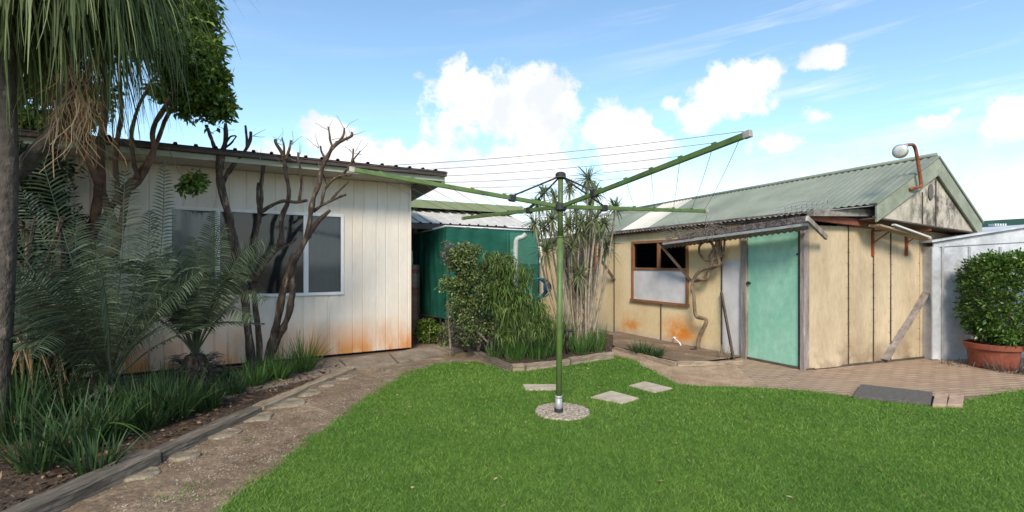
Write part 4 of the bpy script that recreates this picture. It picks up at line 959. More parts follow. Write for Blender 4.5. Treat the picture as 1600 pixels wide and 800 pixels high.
v, f = leaf_quads(p2, u2+rng.normal(size=u2.shape), .09, .05); np_mesh('inner_foliage', v, f, M['tree_leaf'], hd)
# far dark green building with a white louvre
fb = thing('far_building', 'dark green building far behind the white metal shed', 'building', V(17.5,19,0))
m = MB(); m.hexa([V(14.9,17,0),V(22,17.6,0),V(22,22,0),V(14.9,22,0)],[V(14.9,17,2.86),V(22,17.6,3.3),V(22,22,3.3),V(14.9,22,2.86)]); m.build('wall', M['far_green'], fb)
for k in range(5):
    a = P(1564+k*4,350,16.7); m = MB(); m.box(a.x, a.x+.04, 16.9, 17.15, a.z-.05, a.z+.03); m.build('louvre', M['white_alu'], fb)

# mat and bricks
m = MB(); q = [G(x,y,.045) for x,y in [(1345,600),(1457,612),(1454,630),(1333,618)]]; m.hexa([V(p.x,p.y,.012) for p in q], q)
tag(m.build('door_mat', M['mat_grey'], bevel=.004), 'dark grey rectangular mat at the edge of the brick paving', 'mat')
for i, (x0,x1,lb) in enumerate([(1459,1480,'paving brick touching the right end of the grey mat'),(1482,1505,'reddish paving brick farthest right of the grey mat')]):
    m = MB(); q = [G(x0+2,614+i*2,.05),G(x1+1,615+i*2,.05),G(x1-1,632,.05),G(x0-2,631,.05)]; m.hexa([V(p.x,p.y,.0) for p in q], q)
    tag(m.build('paving_brick', mat('paver_brick', (.34,.22,.15), (.50,.36,.26), 9, .9, .4), bevel=.005), lb, 'brick', 'loose bricks beside the mat')

# ================================================================== CLOTHES HOIST
base = V((873-800)/F*4.79, 4.79, 0); HX = V((876-800)/F*4.79, 4.79, 0)
hoist = thing('clothes_hoist', 'green rotary clothes hoist with four arms standing in the lawn', 'clothes hoist', V(base.x,base.y,.03))
ztp = P(875,275,4.79).z; zh = P(875,323,4.79).z
m = MB(); zj = P(875,371,4.79).z
m.tube([base+V(0,0,.03), base.lerp(HX,.8)+V(0,0,zj)], .029, 16); m.tube([base.lerp(HX,.8)+V(0,0,zj-.003), base.lerp(HX,.8)+V(0,0,zj+.012)], .032, 16); m.build('pole', M['green_paint'], hoist, smooth=True)
m = MB(); m.tube([base.lerp(HX,.8)+V(0,0,zj), HX+V(0,0,ztp)], .0255, 16); m.build('inner_tube', mat('hoist_green_dull', (.065,.10,.035), (.10,.145,.055), 8, .5), hoist, smooth=True)
m = MB(); m.tube([base+V(0,0,.03), base+V(0,0,.17)], .034, 14); m.tube([base+V(0,0,.17), base+V(0,0,.19)], .037, 14); m.build('ground_socket', M['galv'], hoist, smooth=True)
m = MB(); m.tube([base+V(0,0,.03), base+V(0,0,.065)], .044, 14); m.build('base_collar', M['black_plastic'], hoist)
m = MB(); m.lathe(HX+V(0,0,ztp-.03), [(.035,0),(.052,.015),(.052,.05),(.035,.066),(.02,.07)], 16); m.build('top_cap', M['black_plastic'], hoist)
m = MB(); m.lathe(HX+V(0,0,zh-.045), [(.04,0),(.058,.015),(.058,.06),(.045,.08)], 16); m.build('hub', M['black_plastic'], hoist)
tips = [P(1168,210,2.99), P(550,265,4.12), P(724,341,6.5), P(1104,330,5.75)]
hubp = HX + V(0,0,zh)
fr = [.30,.46,.60,.74,.88,.985]
for i, tp_ in enumerate(tips):
    d = (tp_-hubp); m = MB(); m.beam(hubp+d*.03, tp_, .030, .040); arm = m.build('arm', M['green_paint'], hoist, bevel=.006)
    m = MB(); m.beam(tp_-d*.012, tp_+d*.012, .034, .045); m.build('arm_end', M['steel_end'], arm, bevel=.003)
    for k, q in enumerate(fr[:-1]):
        c = hubp+d*q; m = MB(); m.beam(c-d*.008+V(0,0,.025), c+d*.008+V(0,0,.025), .018, .014); m.build('line_guide', M['green_paint'], arm)
    c = hubp + d*.26; m = MB(); m.beam(c-d*.016, c+d*.016, .055, .066); m.build('collar', M['black_plastic'], hoist, bevel=.008)
    m = MB(); m.tube([HX+V(0,0,ztp), c+V(0,0,.02)], .009, 8); m.build('stay', M['black_metal'], hoist, smooth=True)
order = [0,1,2,3]; k_ = 0
for a, b in [(0,1),(1,2),(2,3),(3,0)]:
    A = tips[a]; B = tips[b]
    for q in fr:
        p = hubp.lerp(A,q)+V(0,0,.03); r = hubp.lerp(B,q)+V(0,0,.03); pts = []
        for s in range(9):
            u = s/8; w = p.lerp(r,u); w.z -= .10*q*u*(1-u)*4*.35; pts.append(w)
        m = MB(); m.tube(pts, .0021, 5); m.build('line', M['wire'], hoist)

# ================================================================== TAP
tp0 = G(886,553,.06); tap = thing('garden_tap', 'black garden tap on a short riser at the front of the centre bed', 'tap', tp0)
m = MB(); m.tube([tp0, tp0+V(0,0,.22)], .022, 8); m.tube([tp0+V(0,0,.22), tp0+V(0,0,.36)], .03, 8); m.build('riser', M['black_metal'], tap, smooth=True)
m = MB(); m.tube([tp0+V(-.05,0,.37), tp0+V(.09,-.02,.37)], .022, 8); m.tube([tp0+V(.09,-.02,.37), tp0+V(.1,-.03,.31)], .014, 8); m.build('spout', M['black_metal'], tap, smooth=True)

# ================================================================== PLANTS
def clump(name, lb, cat, c, n, h, spread, w, mt, grp=None, droop=.35, upright=.9, rbase=.08, segs=5):
    a = rng.uniform(0,2*np.pi,n); rr = rbase*np.sqrt(rng.random(n)); base = np.stack([c.x+rr*np.cos(a), c.y+rr*np.sin(a), np.full(n, c.z)],1)
    ln = spread*rng.random(n)**.8; a2 = a + rng.normal(size=n)*.6
    d = np.stack([np.cos(a2)*ln, np.sin(a2)*ln, np.full(n, upright)],1)
    v, f = ribbons(base, d, h*(.45+.65*rng.random(n)), w*(.7+.5*rng.random(n)), droop*(.2+ln)*rng.random(n), segs)
    return tag(np_mesh(name, v, f, mt), lb, cat, grp)
# strap-leaved clumps in the left bed: (px, py base, height, n, dark?, label)
SL = [(60,735,.55,60,1,'dark strap leaved clump in the near left corner of the bed'),
      (118,715,.75,46,1,'tall loose strap leaved clump beside the long near sleeper'),
      (172,690,.55,80,1,'low dense dark clump at the back edge of the long sleeper'),
      (235,670,.55,90,0,'bright green upright clump below the main cycad fronds'),
      (275,655,.6,120,0,'tall bright green clump in front of the shaggy cycad trunk'),
      (322,640,.38,90,1,'short dark clump with dry leaves at its foot'),
      (362,618,.32,70,0,'small clump where the grey and brown sleepers meet'),
      (396,604,.42,90,0,'spreading grey green clump at the foot of the pruned trunks'),
      (436,594,.50,90,0,'upright clump just right of the pruned trunks'),
      (474,582,.62,80,0,'tall stiff clump at the right end of the left bed'),
      (15,690,.75,70,1,'large dark clump cut by the left edge of the photo'),
      (345,600,.34,60,1,'shaded clump behind the small path side clumps'),
      (205,650,.6,90,1,'shaded tall clump directly under the largest cycad trunk'),(95,650,.7,90,1,'dark tall clump between the ponytail trunk and the largest cycad'),
      (250,625,.5,80,1,'shaded clump between the two cycad trunks'),(150,740,.35,60,1,'lowest clump touching the middle of the long near sleeper'),(40,650,.8,90,1,'deep shaded clump beside the ponytail palm trunk')]
for i, (x,y,h,n,dk,lb) in enumerate(SL):
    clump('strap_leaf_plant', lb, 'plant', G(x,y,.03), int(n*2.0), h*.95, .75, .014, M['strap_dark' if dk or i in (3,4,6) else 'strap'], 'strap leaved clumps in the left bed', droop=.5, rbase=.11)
# long arching blades of one big clump
c = G(120,700,.03); n = 9; a = np.array([.1,.5,3.0,-.2,2.7,.9,-1.0,-.7,.2]); d = np.stack([np.cos(a)*.8, np.sin(a)*.5, np.full(n,1.0)],1)
v, f = ribbons(np.tile(np.array(c),(n,1)), d, np.array([.95,.8,1.0,1.05,.9,.7,.8,.9,.75]), .018, .75, 12)
tag(np_mesh('arching_lily', v, f, M['strap']), 'few very long arching blades leaning over the near sleeper', 'plant')
# centre bed clumps
CL = [(772,560,.30,60,'low grassy clump at the left corner of the centre bed'),(805,562,.42,110,'bright grassy clump at the front corner of the centre bed'),(838,560,.45,120,'bright grassy clump left of the hoist pole in the centre bed'),
      (862,557,.42,90,'grassy clump directly behind the hoist pole'),(905,552,.42,110,'grassy clump right of the garden tap'),(930,548,.5,150,'full grassy clump at the right end of the centre bed'),(885,546,.5,110,'tall grassy clump behind the garden tap')]
for (x,y,h,n,lb) in CL:
    clump('grassy_plant', lb, 'plant', G(x,y,.06), int(n*1.2), h, .5, .013, M['strap'], 'grassy clumps in the centre bed', droop=.5, rbase=.14)
for x,y,h,lb in [(1000,552,.26,'dark tufty plant in the shed bed, left one'),(1022,556,.22,'smaller tufty plant in the shed bed, right one')]:
    clump('tufty_plant', lb, 'plant', G(x,y,.035), 170, h, .9, .012, M['strap_dark'], 'tufty plants in the shed bed', droop=.5, rbase=.13)
clump('dry_weed', 'small dry weed at the foot of the leaning bar', 'weed', G(1132,560,.02), 60, .3, .7, .008, M['drac_dry'], droop=.3)
clump('dry_groundcover', 'dry grey groundcover beside the terracotta pot', 'plant', G(1580,580,.0), 260, .24, 1.3, .010, M['grey_leaf'], droop=.4, rbase=.28)
clump('dry_groundcover', 'thin dry litter tuft at the foot of the white shed', 'plant', G(1497,570,.0), 90, .12, 1.6, .008, M['grey_leaf'], droop=.3, rbase=.2)

# cycads
def frond(parent, pts, ll, mt=M['cycad'], r0=.011, facing=None, start=.24, n=48, up=.0):
    path = smooth_path(pts, 10); L_ = [0]
    for a,b in zip(path[:-1], path[1:]): L_.append(L_[-1]+(b-a).length)
    tot = L_[-1]; m = MB(); m.tube(path, [r0*(1-.75*i/(len(path)-1)) for i in range(len(path))], 5)
    s = np.linspace(start, .995, n); P_ = np.array([tuple(p) for p in path]); Ls = np.array(L_)/tot
    c = np.stack([np.interp(s, Ls, P_[:,k]) for k in range(3)],1); c2 = np.stack([np.interp(np.minimum(s+.02,1.0), Ls, P_[:,k]) for k in range(3)],1); c1 = np.stack([np.interp(s-.02, Ls, P_[:,k]) for k in range(3)],1)
    T = unit(c2-c1); fc = np.array(facing if facing is not None else (0.15,-1,.45)); S = unit(np.cross(T, fc[None])); Nn = np.cross(S, T)
    ln = ll*np.sin(np.clip((s-start)/(1-start)*.93+.07,0,1)*np.pi)**.45*(.9+.15*rng.random(n))
    V_ = []; F_ = []
    for sg in (-1,1):
        d = S*sg + T*(.25+.45*s[:,None]) + Nn*.12 + rng.normal(size=(n,3))*.04
        v, f = ribbons(c, d, ln, .0175, .28, 4, taper=.2, side=unit(T+Nn*.25)); V_.append(v); F_.append(f)
    tv = np.array([tuple(v) for v in m.v]); nb = len(tv)
    v, f = join_parts([(V_[0],F_[0]),(V_[1],F_[1])])
    tri = [tuple(int(q) + nb for q in r_) for r_ in f]; 
    o = np_mesh('frond', np.concatenate([tv, v]), m.f + tri, mt, parent)
    return o
def cycad(lb, c, depth, fr_list, trunk_h, trunk_r, extra=0, ll=.24):
    t = thing('cycad', lb, 'cycad', c, None)
    m = MB(); prof = []
    for i in range(14):
        z = trunk_h*i/13; prof.append((trunk_r*(1-.45*(i/13)**3), z))
    m.lathe(c, prof, 14); m.build('trunk', M['bark'], t)
    # old leaf bases
    n = 420; a = rng.uniform(0,6.28,n); z = rng.random(n)*trunk_h; b = np.stack([c.x+trunk_r*.9*np.cos(a), c.y+trunk_r*.9*np.sin(a), c.z+z],1); d = np.stack([np.cos(a),np.sin(a),.2+1.0*rng.random(n)],1)
    v, f = ribbons(b, d, .16*(.5+rng.random(n)), .022, .5, 3); np_mesh('leaf_bases', v, f, M['grey_leaf'], t)
    top = c + V(0,0,trunk_h)
    for pts, dz, l_, fac in fr_list:
        P3 = [top] + [P(x,y,depth+dz*(i+1)/len(pts)) for i,(x,y) in enumerate(pts)]
        frond(t, P3, l_, facing=fac)
    for k in range(extra):
        a = random.uniform(0,6.28); rr = random.uniform(.5,1.0); hh = random.uniform(.5,1.3)
        dv = V(math.cos(a),math.sin(a)*.8,0)
        frond(t, [top, top+dv*rr*.4+V(0,0,hh*.6), top+dv*rr*.95+V(0,0,hh*.95), top+dv*rr*1.5+V(0,0,hh*.9)], .2, facing=(dv.x*-.5,-dv.y*.5,1))
    return t
c1 = G(172,640,.03)
cycad('largest cycad with long fronds fanned across the left of the wall', c1, c1.y, [
    ([(178,520),(190,400),(195,268)], -.1, .30, (0,-1,.2)), ([(150,520),(110,400),(62,235)], -.3, .30, (.3,-1,.3)), ([(120,520),(50,420),(-10,335)], -.7, .30, (.4,-1,.6)),
    ([(185,540),(205,470),(213,428)], -.7, .27, (0,-1,.5)), ([(150,540),(120,440),(120,340)], .2, .28, (.1,-1,.2)), ([(215,520),(250,400),(257,250)], .4, .14, (.9,-1,.2)),
    ([(130,560),(50,500),(-30,480)], -.6, .24, (.2,-.5,1)), ([(205,545),(260,470),(318,420)], -.1, .24, (-.3,-1,.6)), ([(165,530),(160,450),(150,375)], -.4, .28, (0,-1,.3)),
    ([(135,530),(80,460),(25,420)], -1.0, .26, (.3,-1,.6)), ([(200,530),(240,440),(270,400)], .3, .24, (-.2,-1,.2)), ([(140,560),(80,530),(10,540)], -.4, .22, (0,-.3,1)),
    ([(160,560),(100,500),(40,460)], .5, .22, (.2,-1,.6)), ([(165,540),(140,470),(100,415)], -.9, .26, (.3,-1,.5)), ([(150,570),(90,520),(45,560)], -1.1, .24, (.2,-.8,.9)), ([(160,560),(110,490),(60,480)], -1.3, .26, (.3,-1,.6)), ([(190,560),(235,510),(275,520)], -1.0, .22, (-.2,-.8,.9)), ([(172,550),(168,490),(160,430)], -1.2, .26, (0,-1,.5)), ([(185,540),(225,480),(250,440)], -.9, .22, (-.2,-1,.6)), ([(170,520),(165,430),(170,330)], .5, .28, (0,-1,.2)), ([(150,530),(95,430),(35,300)], .2, .28, (.3,-1,.3)), ([(150,550),(70,470),(0,420)], -.3, .28, (.3,-1,.5)), ([(195,545),(225,420),(235,330)], .2, .26, (-.1,-1,.2)), ([(190,560),(240,520),(290,505)], -.5, .20, (-.2,-.6,1))], .25, .13, extra=11)
c2 = G(305,612,.03)
cycad('smaller cycad with a shaggy trunk left of the pruned trunks', c2, c2.y, [
    ([(320,470),(338,400),(352,350)], -.1, .22, (0,-1,.2)), ([(335,480),(375,400),(415,372)], -.3, .22, (-.2,-1,.4)), ([(340,500),(385,455),(415,470)], -.4, .20, (-.3,-.7,1)),
    ([(300,480),(285,420),(265,385)], .0, .22, (.1,-1,.3)), ([(330,500),(370,430),(400,400)], -.2, .22, (-.1,-1,.4)),
    ([(285,500),(240,450),(205,450)], -.2, .22, (.2,-.8,.8)), ([(310,480),(310,420),(300,370)], -.4, .20, (0,-1,.4)), ([(328,505),(362,480),(395,500)], -.3, .18, (-.2,-.6,1)), ([(315,470),(325,390),(335,330)], .2, .2, (0,-1,.2)), ([(335,490),(385,420),(430,385)], -.1, .2, (-.2,-1,.4)), ([(300,490),(262,430),(232,400)], -.2, .22, (.2,-1,.4))], .42, .17, extra=9)
shb = thing('shaded_shrub', 'dark leafy shrub mass filling the far left edge behind the cycad fronds', 'shrub', G(50,640,.03))
cl_ = []
def cpx2(x,y,Y,rx,ry,w):
    c = P(x,y,Y); s = Y/F; cl_.append((tuple(c), (rx*s, max(rx,ry)*s*.6, ry*s), w))
for a in [(40,560,5.0,60,60,1),(10,480,5.1,70,70,1),(70,470,5.3,46,80,.9),(30,380,5.2,60,70,1),(-40,420,5.0,80,140,1.4),(85,380,5.5,36,60,.6),(60,300,5.4,56,60,.9),(-20,280,5.2,60,80,1),(110,540,5.4,26,40,.3)]: cpx2(*a)
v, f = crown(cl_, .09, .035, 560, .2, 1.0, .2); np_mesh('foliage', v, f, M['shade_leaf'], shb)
m = MB(); b_ = G(50,640,.03)
for k in range(8): m.tube(smooth_path([b_, b_+V(random.uniform(-.4,.4),random.uniform(-.2,.3),.8), b_+V(random.uniform(-.8,.6),random.uniform(-.3,.3),1.9)],4), .018, 6)
m.build('stem', M['bark'], shb)
# low shaggy thatch at far left
clump('dead_thatch', 'heap of hanging dead leaves in the shade at the far left', 'dead leaves', P(40,520,4.9), 260, .9, 1.2, .012, M['dead'], droop=1.8, upright=.3, rbase=.3)
# leaf litter: uncountable
n = 11000; x = rng.uniform(-6.5,-2.2,n); y = rng.uniform(2.2,7.2,n); k = in_poly(x,y,LBED); x=x[k]; y=y[k]; n=len(x)
v1, f1 = leaf_quads(np.stack([x,y,np.full(n,.04)+.03*rng.random(n)],1), rng.normal(size=(n,3))*np.array([1,1,.25]), .06*(.3+rng.random(n)**2*1.3), .006+.022*rng.random(n))
n = 1500; x = rng.uniform(-1.4,2.4,n); y = rng.uniform(6.8,9.8,n); k = in_poly(x,y,CBED); x=x[k]; y=y[k]; n=len(x)
v2, f2 = leaf_quads(np.stack([x,y,np.full(n,.07)+.03*rng.random(n)],1), rng.normal(size=(n,3))*np.array([1,1,.25]), .05*(.5+rng.random(n)), .02)
v, f = join_parts([(v1,f1),(v2,f2)]); tag(np_mesh('leaf_litter', v, f, M['litter']), 'brown fallen leaves on the soil of the garden beds', 'leaf litter', kind='stuff')

# pruned multi-stem tree
pb = G(400,590,.03); pt_ = thing('pruned_tree', 'bare hard pruned tree with forked dark trunks before the house window', 'tree', pb)
def limb(paths, mtl, parent, name, Y0, n=9, twigs=0):
    m = MB()
    for pts, r0, r1, dz in paths:
        pp = [P(x,y,Y0+dz*i/(len(pts)-1)) for i,(x,y) in enumerate(pts)]; s = smooth_path(pp,5); N2 = len(s)
        s = [q + V(noise.noise(q*7),noise.noise(q*7+V(9,9,9)),0)*.012 for q in s]
        kk = .80 if parent.name.startswith('pruned') else 1.0
        m.tube(s, [kk*(r0+(r1-r0)*(i/(N2-1))**.8)*(1+.30*noise.noise(s[i]*11)+.18*noise.noise(s[i]*31)) for i in range(N2)], n)
    o = m.build(name, mtl, parent, smooth=True)
    return o
TB = 6.5
limb([([(397,590),(389,530),(384,475),(378,430),(368,390),(359,345),(348,300),(343,270),(346,240)], .066,.062,-.1), ([(345,262),(337,235),(330,216),(325,200)], .045,.022,0), ([(347,245),(352,222),(352,193)], .05,.03,0),
      ([(345,290),(362,262),(380,240),(390,222),(392,206)], .045,.024,0.05), ([(386,232),(386,215),(383,196)], .024,.016,0), ([(352,225),(359,214),(368,212)], .02,.012,0), ([(352,232),(360,224),(370,213)], .022,.012,-.05)], M['bark'], pt_, 'trunk', TB)
limb([([(404,590),(405,530),(399,480),(397,430),(399,375),(407,330),(409,285),(413,244)], .056,.03,.1), ([(398,440),(412,414),(432,388),(441,368)], .045,.04,0), ([(440,385),(440,345),(449,315),(451,298),(446,262),(443,245),(432,225),(431,218)], .045,.026,.1),
      ([(446,250),(452,232),(455,219)], .03,.018,0), ([(444,245),(443,228),(441,215)], .022,.012,0), ([(407,332),(425,321),(442,314),(462,316),(480,313)], .035,.022,0), ([(468,314),(471,285),(468,255),(466,238)], .026,.018,0),
      ([(405,330),(402,305),(404,285)], .025,.02,0), ([(432,388),(425,395),(455,380),(462,372)], .02,.012,-.1)], M['bark'], pt_, 'trunk', TB+.1)
limb([([(412,590),(422,545),(434,500),(442,455),(452,425),(461,398)], .06,.06,-.1), ([(410,590),(428,545),(446,505),(457,460),(456,425),(468,392),(480,368),(485,335),(490,310),(499,285),(506,256),(520,230)], .062,.035,-.1),
      ([(518,233),(530,222),(548,213),(549,206)], .032,.02,0), ([(520,231),(515,215),(513,198)], .026,.012,0), ([(528,224),(536,212),(538,200)], .026,.016,0), ([(510,250),(502,238),(500,228)], .02,.012,0),
      ([(480,372),(495,350),(505,338),(516,329)], .05,.028,-.05), ([(490,330),(508,318),(525,310),(541,304)], .03,.018,-.05), ([(503,322),(506,300),(516,285),(530,275),(548,274)], .028,.016,-.02),
      ([(512,292),(508,280),(503,270)], .018,.012,0), ([(515,315),(528,300),(545,284)], .022,.016,0), ([(530,277),(545,262),(551,250),(552,232)], .024,.015,0), ([(549,256),(556,245),(563,236)], .016,.01,0)], M['bark'], pt_, 'trunk', TB)
m = MB()
for (x,y) in [(330,205),(352,195),(392,208),(431,220),(455,220),(441,216),(513,200),(538,200),(549,208),(552,235),(563,237),(470,240),(412,246),(500,230),(520,215),(545,215),(460,250),(440,250),(500,265)]:
    for k in range(2):
        a = P(x+random.uniform(-4,4),y+random.uniform(0,8),TB); dv = V(random.uniform(-1,1),random.uniform(-.4,.4),random.uniform(.0,1)).normalized(); pts=[a]
        for j in range(4): dv = (dv+V(random.uniform(-.35,.35),random.uniform(-.3,.3),random.uniform(-.3,.35))).normalized(); pts.append(pts[-1]+dv*random.uniform(.03,.07))
        m.tube(pts, [.005,.004,.003,.0025,.002], 4)
m.build('twigs', M['twig'], pt_)['kind'] = 'stuff'
# broad green tree at upper left
TL_ = thing('leafy_tree', 'broad dark green tree over the left end of the house roof', 'tree', G(150,632,.03))
limb([([(150,632),(155,560),(160,480),(140,400),(150,330),(155,280)], .06,.05,.0), ([(150,440),(165,410),(185,370),(175,340),(160,300),(158,230),(165,150),(160,60)], .05,.035,.1), ([(140,430),(130,400),(150,360),(190,300),(225,260),(240,235),(262,180),(280,150)], .04,.022,.2),
      ([(180,400),(192,340),(200,300),(215,285),(240,240),(240,200),(270,150),(300,120)], .04,.022,.1), ([(155,290),(130,220),(120,150),(110,60)], .05,.03,0), ([(185,320),(180,240),(190,180),(185,100)], .03,.02,0), ([(60,270),(100,225),(150,160)], .05,.02,.2),
      ([(215,280),(205,220),(215,170),(240,120)], .025,.015,0)], M['bark_orange'], TL_, 'trunk', 5.7)
cl_ = []
def cpx(x,y,Y,rx,ry,w):
    c = P(x,y,Y); s = Y/F; cl_.append((tuple(c), (rx*s, max(rx,ry)*s*.8, ry*s), w))
for a in [(280,60,5.9,48,50,1.0),(305,105,5.8,34,34,.7),(322,150,5.7,24,28,.45),(270,-20,5.9,60,44,1.0),(250,30,6.0,70,60,1.1),(290,140,6.0,48,24,.5),(230,-40,5.8,110,60,1.2),(150,20,6.1,90,70,1.1),(60,60,6.0,80,90,1.2),
          (60,160,6.1,60,60,.8),(30,210,6.2,50,40,.5),(110,140,6.3,60,60,.6),(110,190,6.2,36,30,.25),(40,-60,6,130,80,1.4),(338,118,5.7,12,16,.12),(345,165,5.7,12,16,.13),(328,180,5.8,12,9,.07),(318,30,5.9,14,22,.15),(325,75,5.7,16,12,.12),(312,150,5.5,20,14,.15),(285,165,5.6,18,12,.1),(290,95,5.5,50,40,.6),(255,205,5.8,12,9,.04)]: cpx(*a)
v, f = crown(cl_, .085, .042, 640, .15, 1.0, .2); np_mesh('crown', v, f, M['tree_leaf'], TL_)
# small leafy sprigs hanging before the wall
sp = thing('leafy_sprig', 'small green sprig with one orange flower hanging before the cream wall', 'sprig', P(290,290,5.7))
cl_ = []; cpx(305,285,5.7,11,9,.05); cpx(287,292,5.7,10,6,.03); cpx(232,272,5.7,14,8,.05)
v, f = crown(cl_, .07, .035, 700, .1, 1.0, .2); np_mesh('foliage', v, f, M['tree_leaf'], sp)
m = MB(); m.tube([P(262,230,5.7),P(280,270,5.7),P(297,280,5.7)], .004, 4); m.tube([P(240,240,5.7),P(234,262,5.7)], .004, 4); m.build('stem', M['twig'], sp)
v, f = leaf_quads(np.tile(np.array(P(297,274,5.65)),(14,1)), rng.normal(size=(14,3)), .04, .018); np_mesh('flower', v, f, leafmat('orange_petal', (.7,.22,.04), (.85,.38,.1)), sp)

# ponytail palm heads hanging at the top left
pony = thing('ponytail_palm', 'tall ponytail palm whose long strap leaves hang from the top left', 'palm', V(-4.35,3.9,0))
m = MB()
m.tube(smooth_path([V(-4.25,4.0,0),P(8,420,4.1),P(14,250,4.1),P(12,120,4.1),P(16,-40,4.1)],5), [.075-.0015*i for i in range(21)], 12)
m.tube(smooth_path([P(-60,330,4.3),P(20,275,4.3),P(60,235,4.3),P(95,190,4.3),P(120,60,4.3),P(130,-60,4.3)],5), [.075-.001*i for i in range(26)], 12)
m.build('trunk', M['bark_grey'], pony, smooth=True)
parts = []
for (x,y,Y,n,L0) in [(110,-45,4.2,440,1.6),(35,-30,4.3,440,1.8),(165,-50,4.3,200,1.3),(-60,-40,4.2,320,2.0),(70,-100,3.9,200,1.6),(20,60,4.6,160,1.2)]:
    n = int(n*1.35); c = P(x,y,Y); a = rng.uniform(0,2*np.pi,n); e = rng.uniform(-.15,1.1,n)
    d = np.stack([np.cos(a), np.sin(a)*.8, e],1); b = np.array(c)+rng.normal(size=(n,3))*.05
    L_ = L0*(.6+.5*rng.random(n)); segs = 12; d = unit(d)
    # arcs: go out, then fall straight
    side = unit(np.cross(d, np.array([0,0,1.0]))+rng.normal(size=(n,3))*.35); out = np.zeros((n,segs+1,2,3)); W = .017*(.6+.9*rng.random(n))
    pos = b.copy(); dirv = d.copy(); grav = .12+.26*rng.random(n)
    for i in range(segs+1):
        s = i/segs; w = (W*.5*(.5+.5*min(1,s*4))*(1-s**2.5*.85))[:,None]
        out[:,i,0] = pos-side*w; out[:,i,1] = pos+side*w
        pos = pos + dirv*(L_/segs)[:,None]; dirv[:,2] -= grav; dirv[:,:2] *= .935; dirv[:,:2] += rng.normal(size=(n,2))*.05; dirv = unit(dirv)
    q = (np.arange(n)*(segs+1)*2)[:,None]; fs = np.stack([np.concatenate([q+2*i,q+2*i+1,q+2*i+3,q+2*i+2],axis=1) for i in range(segs)],1).reshape(-1,4)
    parts.append((out.reshape(-1,3), fs))
v, f = join_parts(parts); np_mesh('leaves', v, f, M['pony'], pony)
# dead hanging leaves, thin and wavy
n = 150; x = rng.normal(118,24,n); y = rng.uniform(70,170,n); Y = 4.15+.25*rng.random(n)
b = np.stack([(x-CX)/F*Y, Y, H-(y-CY)/F*Y],1); segs = 10; out = np.zeros((n,segs+1,2,3)); pos = b.copy(); dirv = np.stack([rng.normal(size=n)*.15, rng.normal(size=n)*.1, -np.ones(n)],1); W = .008*(.5+rng.random(n)); side = unit(rng.normal(size=(n,3))*np.array([1,.5,.05])); L_ = .35+.38*rng.random(n)
for i in range(segs+1):
    w = (W*.5*(1-.5*i/segs))[:,None]; out[:,i,0] = pos-side*w; out[:,i,1] = pos+side*w
    pos = pos+unit(dirv)*(L_/segs)[:,None]; dirv += rng.normal(size=(n,3))*np.array([.28,.15,.08])
q = (np.arange(n)*(segs+1)*2)[:,None]; fs = np.stack([np.concatenate([q+2*i,q+2*i+1,q+2*i+3,q+2*i+2],axis=1) for i in range(segs)],1).reshape(-1,4)
np_mesh('dead_leaves', out.reshape(-1,3), fs, M['dead'], pony)

# centre bed shrubs
sh1 = thing('leafy_shrub', 'rounded yellow green shrub before the green screen, left part of the centre bed', 'shrub', G(745,548,.06))
cl_ = []
for a in [(735,420,7.5,38,34,1),(715,455,7.5,26,40,.8),(765,440,7.4,34,40,1),(750,490,7.4,34,40,.9),(780,410,7.6,22,22,.4),(725,400,7.5,26,16,.4),(790,470,7.5,26,36,.6),(730,520,7.5,20,18,.25)]: cpx(*a)
v, f = crown(cl_, .05, .026, 620, .05, 1.0, .3); np_mesh('foliage', v, f, M['shrub_leaf'], sh1)
limb([([(748,548),(735,500),(720,450),(712,400)], .02,.008,0), ([(748,548),(760,500),(770,440),(775,400)], .022,.008,0), ([(705,548),(701,500),(703,450),(700,405)], .02,.008,.1), ([(760,545),(775,500),(790,470)], .016,.006,0)], M['bark_pale'], sh1, 'stem', 7.6, 7)
cl_ = []
for a in [(740,505,7.6,46,30,.5),(700,400,7.5,10,22,.12),(715,520,7.8,22,18,.2)]: cpx(*a)
v, f = crown(cl_, .05, .012, 700, -.1, 1.0, .2); np_mesh('dry_twiglets', v, f, M['grey_leaf'], sh1)
sh2 = thing('narrow_leaved_shrub', 'drooping narrow leaved green shrub right of the rounded shrub', 'shrub', G(805,548,.06))
parts = []
for (x,y,Y,rx,ry,n) in [(795,418,7.2,26,14,170),(822,432,7.2,16,16,120),(785,448,7.1,20,12,150),(812,462,7.2,22,14,170),(838,478,7.3,18,16,130),(795,485,7.1,22,14,160),(822,500,7.2,24,16,180),(852,500,7.4,12,18,80),(795,520,7.2,24,14,150),(768,400,7.3,14,8,60),(840,515,7.2,16,14,90),(775,470,7.2,14,14,80)]:
    p, o_ = ell_points(n, P(x,y,Y), (rx*Y/F, rx*Y/F, ry*Y/F), .3); k = 3; p = np.repeat(p,k,axis=0)+rng.normal(size=(n*k,3))*.02; dd = rng.normal(size=(n*k,3))*.7+np.repeat(o_,k,axis=0)*.5; dd[:,2] -= .35
    parts.append(ribbons(p, dd, .11*(.6+.7*rng.random(n*k)), .012, .5, 3))
v, f = join_parts(parts); np_mesh('foliage', v, f, M['narrow_leaf'], sh2)
limb([([(805,548),(810,510),(815,470),(810,430)], .018,.006,0), ([(800,548),(790,510),(795,470),(790,430)], .016,.006,0), ([(742,515),(752,525),(762,535)], .018,.018,0)], M['bark_pale'], sh2, 'stem', 7.4, 7)
clump('dry_shrub', 'brown and grey twiggy plant between the narrow leaved shrub and the dracaenas', 'shrub', G(862,548,.06), 320, .85, .55, .010, M['narrow_leaf'], droop=.3, rbase=.2)
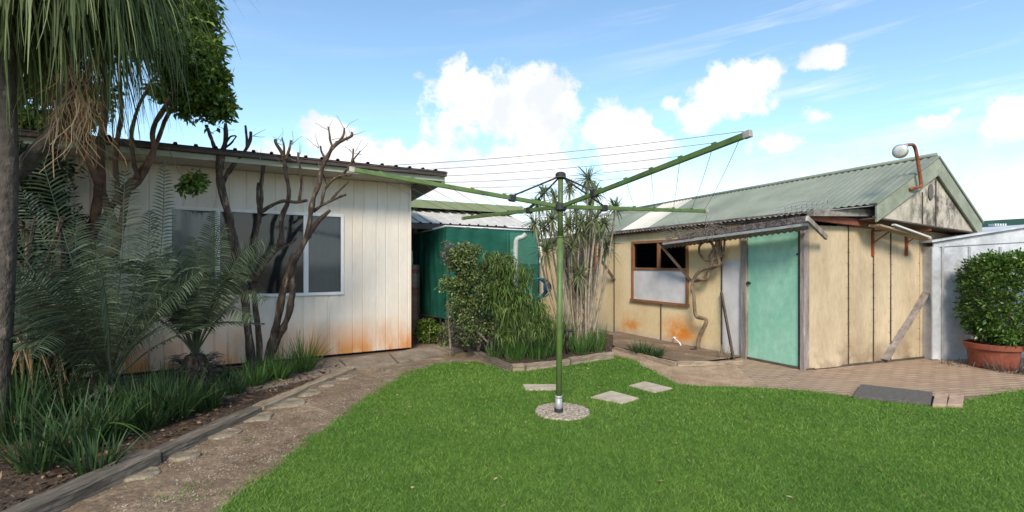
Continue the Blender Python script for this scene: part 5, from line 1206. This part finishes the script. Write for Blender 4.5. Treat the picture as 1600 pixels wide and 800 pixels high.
for (x,y,h,lb,mt) in [(700,546,.35,'small leafy plant at the left end of the centre bed','shrub_leaf'),(668,538,.34,'small dark leafy plant behind the low black fence','tree_leaf')]:
    tt = thing('small_bush', lb, 'plant', G(x,y,.03)); cl_ = []; cpx(x,y-22,G(x,y).y+.15,18,18,.5); v, f = crown(cl_, .06, .03, 420, 0, 1, .2); np_mesh('foliage', v, f, M[mt], tt)
    b = G(x,y,.03); m = MB(); m.tube([b+V(0,.15,0), b+V(.02,.15,h)], .008, 5); m.build('stem', M['twig'], tt)

# dracaena clump
dr = thing('dracaena_clump', 'clump of many pale cane stemmed dracaenas with spiky heads before the shed wall', 'dracaena', G(905,546,.06))
heads = [(919,279,.30,1),(890,293,.2,1),(849,299,.18,0),(867,308,.24,0),(840,318,.2,0),(962,324,.22,0),(835,347,.24,0),(850,356,.24,0),(862,342,.24,1),(887,352,.26,1),(921,318,.28,2),(932,340,.28,1),(910,345,.28,1),(947,384,.30,1),(853,390,.30,1),(906,428,.30,1),
         (900,330,.24,2),(928,300,.24,0),(905,362,.25,2),(938,362,.22,0),(875,372,.24,1),(893,385,.2,0),(920,365,.24,1),(944,350,.2,0),(870,325,.2,0)]
lv = []; dv_ = []
for i, (x,y,L0,k) in enumerate(heads):
    Y = 7.75+.35*math.sin(i*2.1); h = P(x,y,Y); bx = 905+(x-895)*.32+random.uniform(-8,8); b = G(bx, 546-6*random.random(), .06)
    mid = V(b.x*.45+h.x*.55+random.uniform(-.05,.05), (b.y+h.y)/2, h.z*.5); m = MB(); r = random.uniform(.012,.02)
    s = smooth_path([b, mid, h],6); m.tube(s, [r*1.15 - r*.35*j/(len(s)-1) for j in range(len(s))], 7); m.build('cane', M['cane'], dr, smooth=True)
    n = 90; d = unit(rng.normal(size=(n,3))+np.array([0,0,.35])); v, f = ribbons(np.tile(np.array(h),(n,1))+rng.normal(size=(n,3))*.012, d, L0*1.15*(.6+.5*rng.random(n)), .021, .25, 4, taper=.1); np_mesh('leaf_head', v, f, M['drac'], dr)
    if k:
        n = 26; d = unit(rng.normal(size=(n,3))*.7+np.array([0,0,-.6])); dv_.append(ribbons(np.tile(np.array(h),(n,1))-np.array([0,0,.04]), d, L0*.8*(.5+.6*rng.random(n)), .011, .35, 3))
for k in range(20):
    b = G(905+random.uniform(-28,34), 546-8*random.random(), .06); Y = b.y+random.uniform(-.1,.5); tx = 905+random.uniform(-50,52); h = P(tx, random.uniform(330,400), Y)
    m = MB(); r = random.uniform(.008,.015); mid = b.lerp(h,.5)+V(random.uniform(-.08,.08),0,0); m.tube(smooth_path([b,mid,h],5), r, 6); m.build('cane', M['cane'], dr, smooth=True)
    n = 14; d = unit(rng.normal(size=(n,3))*.6+np.array([0,0,.8])); dv_.append(ribbons(np.tile(np.array(h),(n,1)), d, .18*(.6+.5*rng.random(n)), .012, .3, 3))
v, f = join_parts(dv_); np_mesh('dry_leaves', v, f, M['drac_dry'], dr)
print('objects', len(bpy.data.objects))
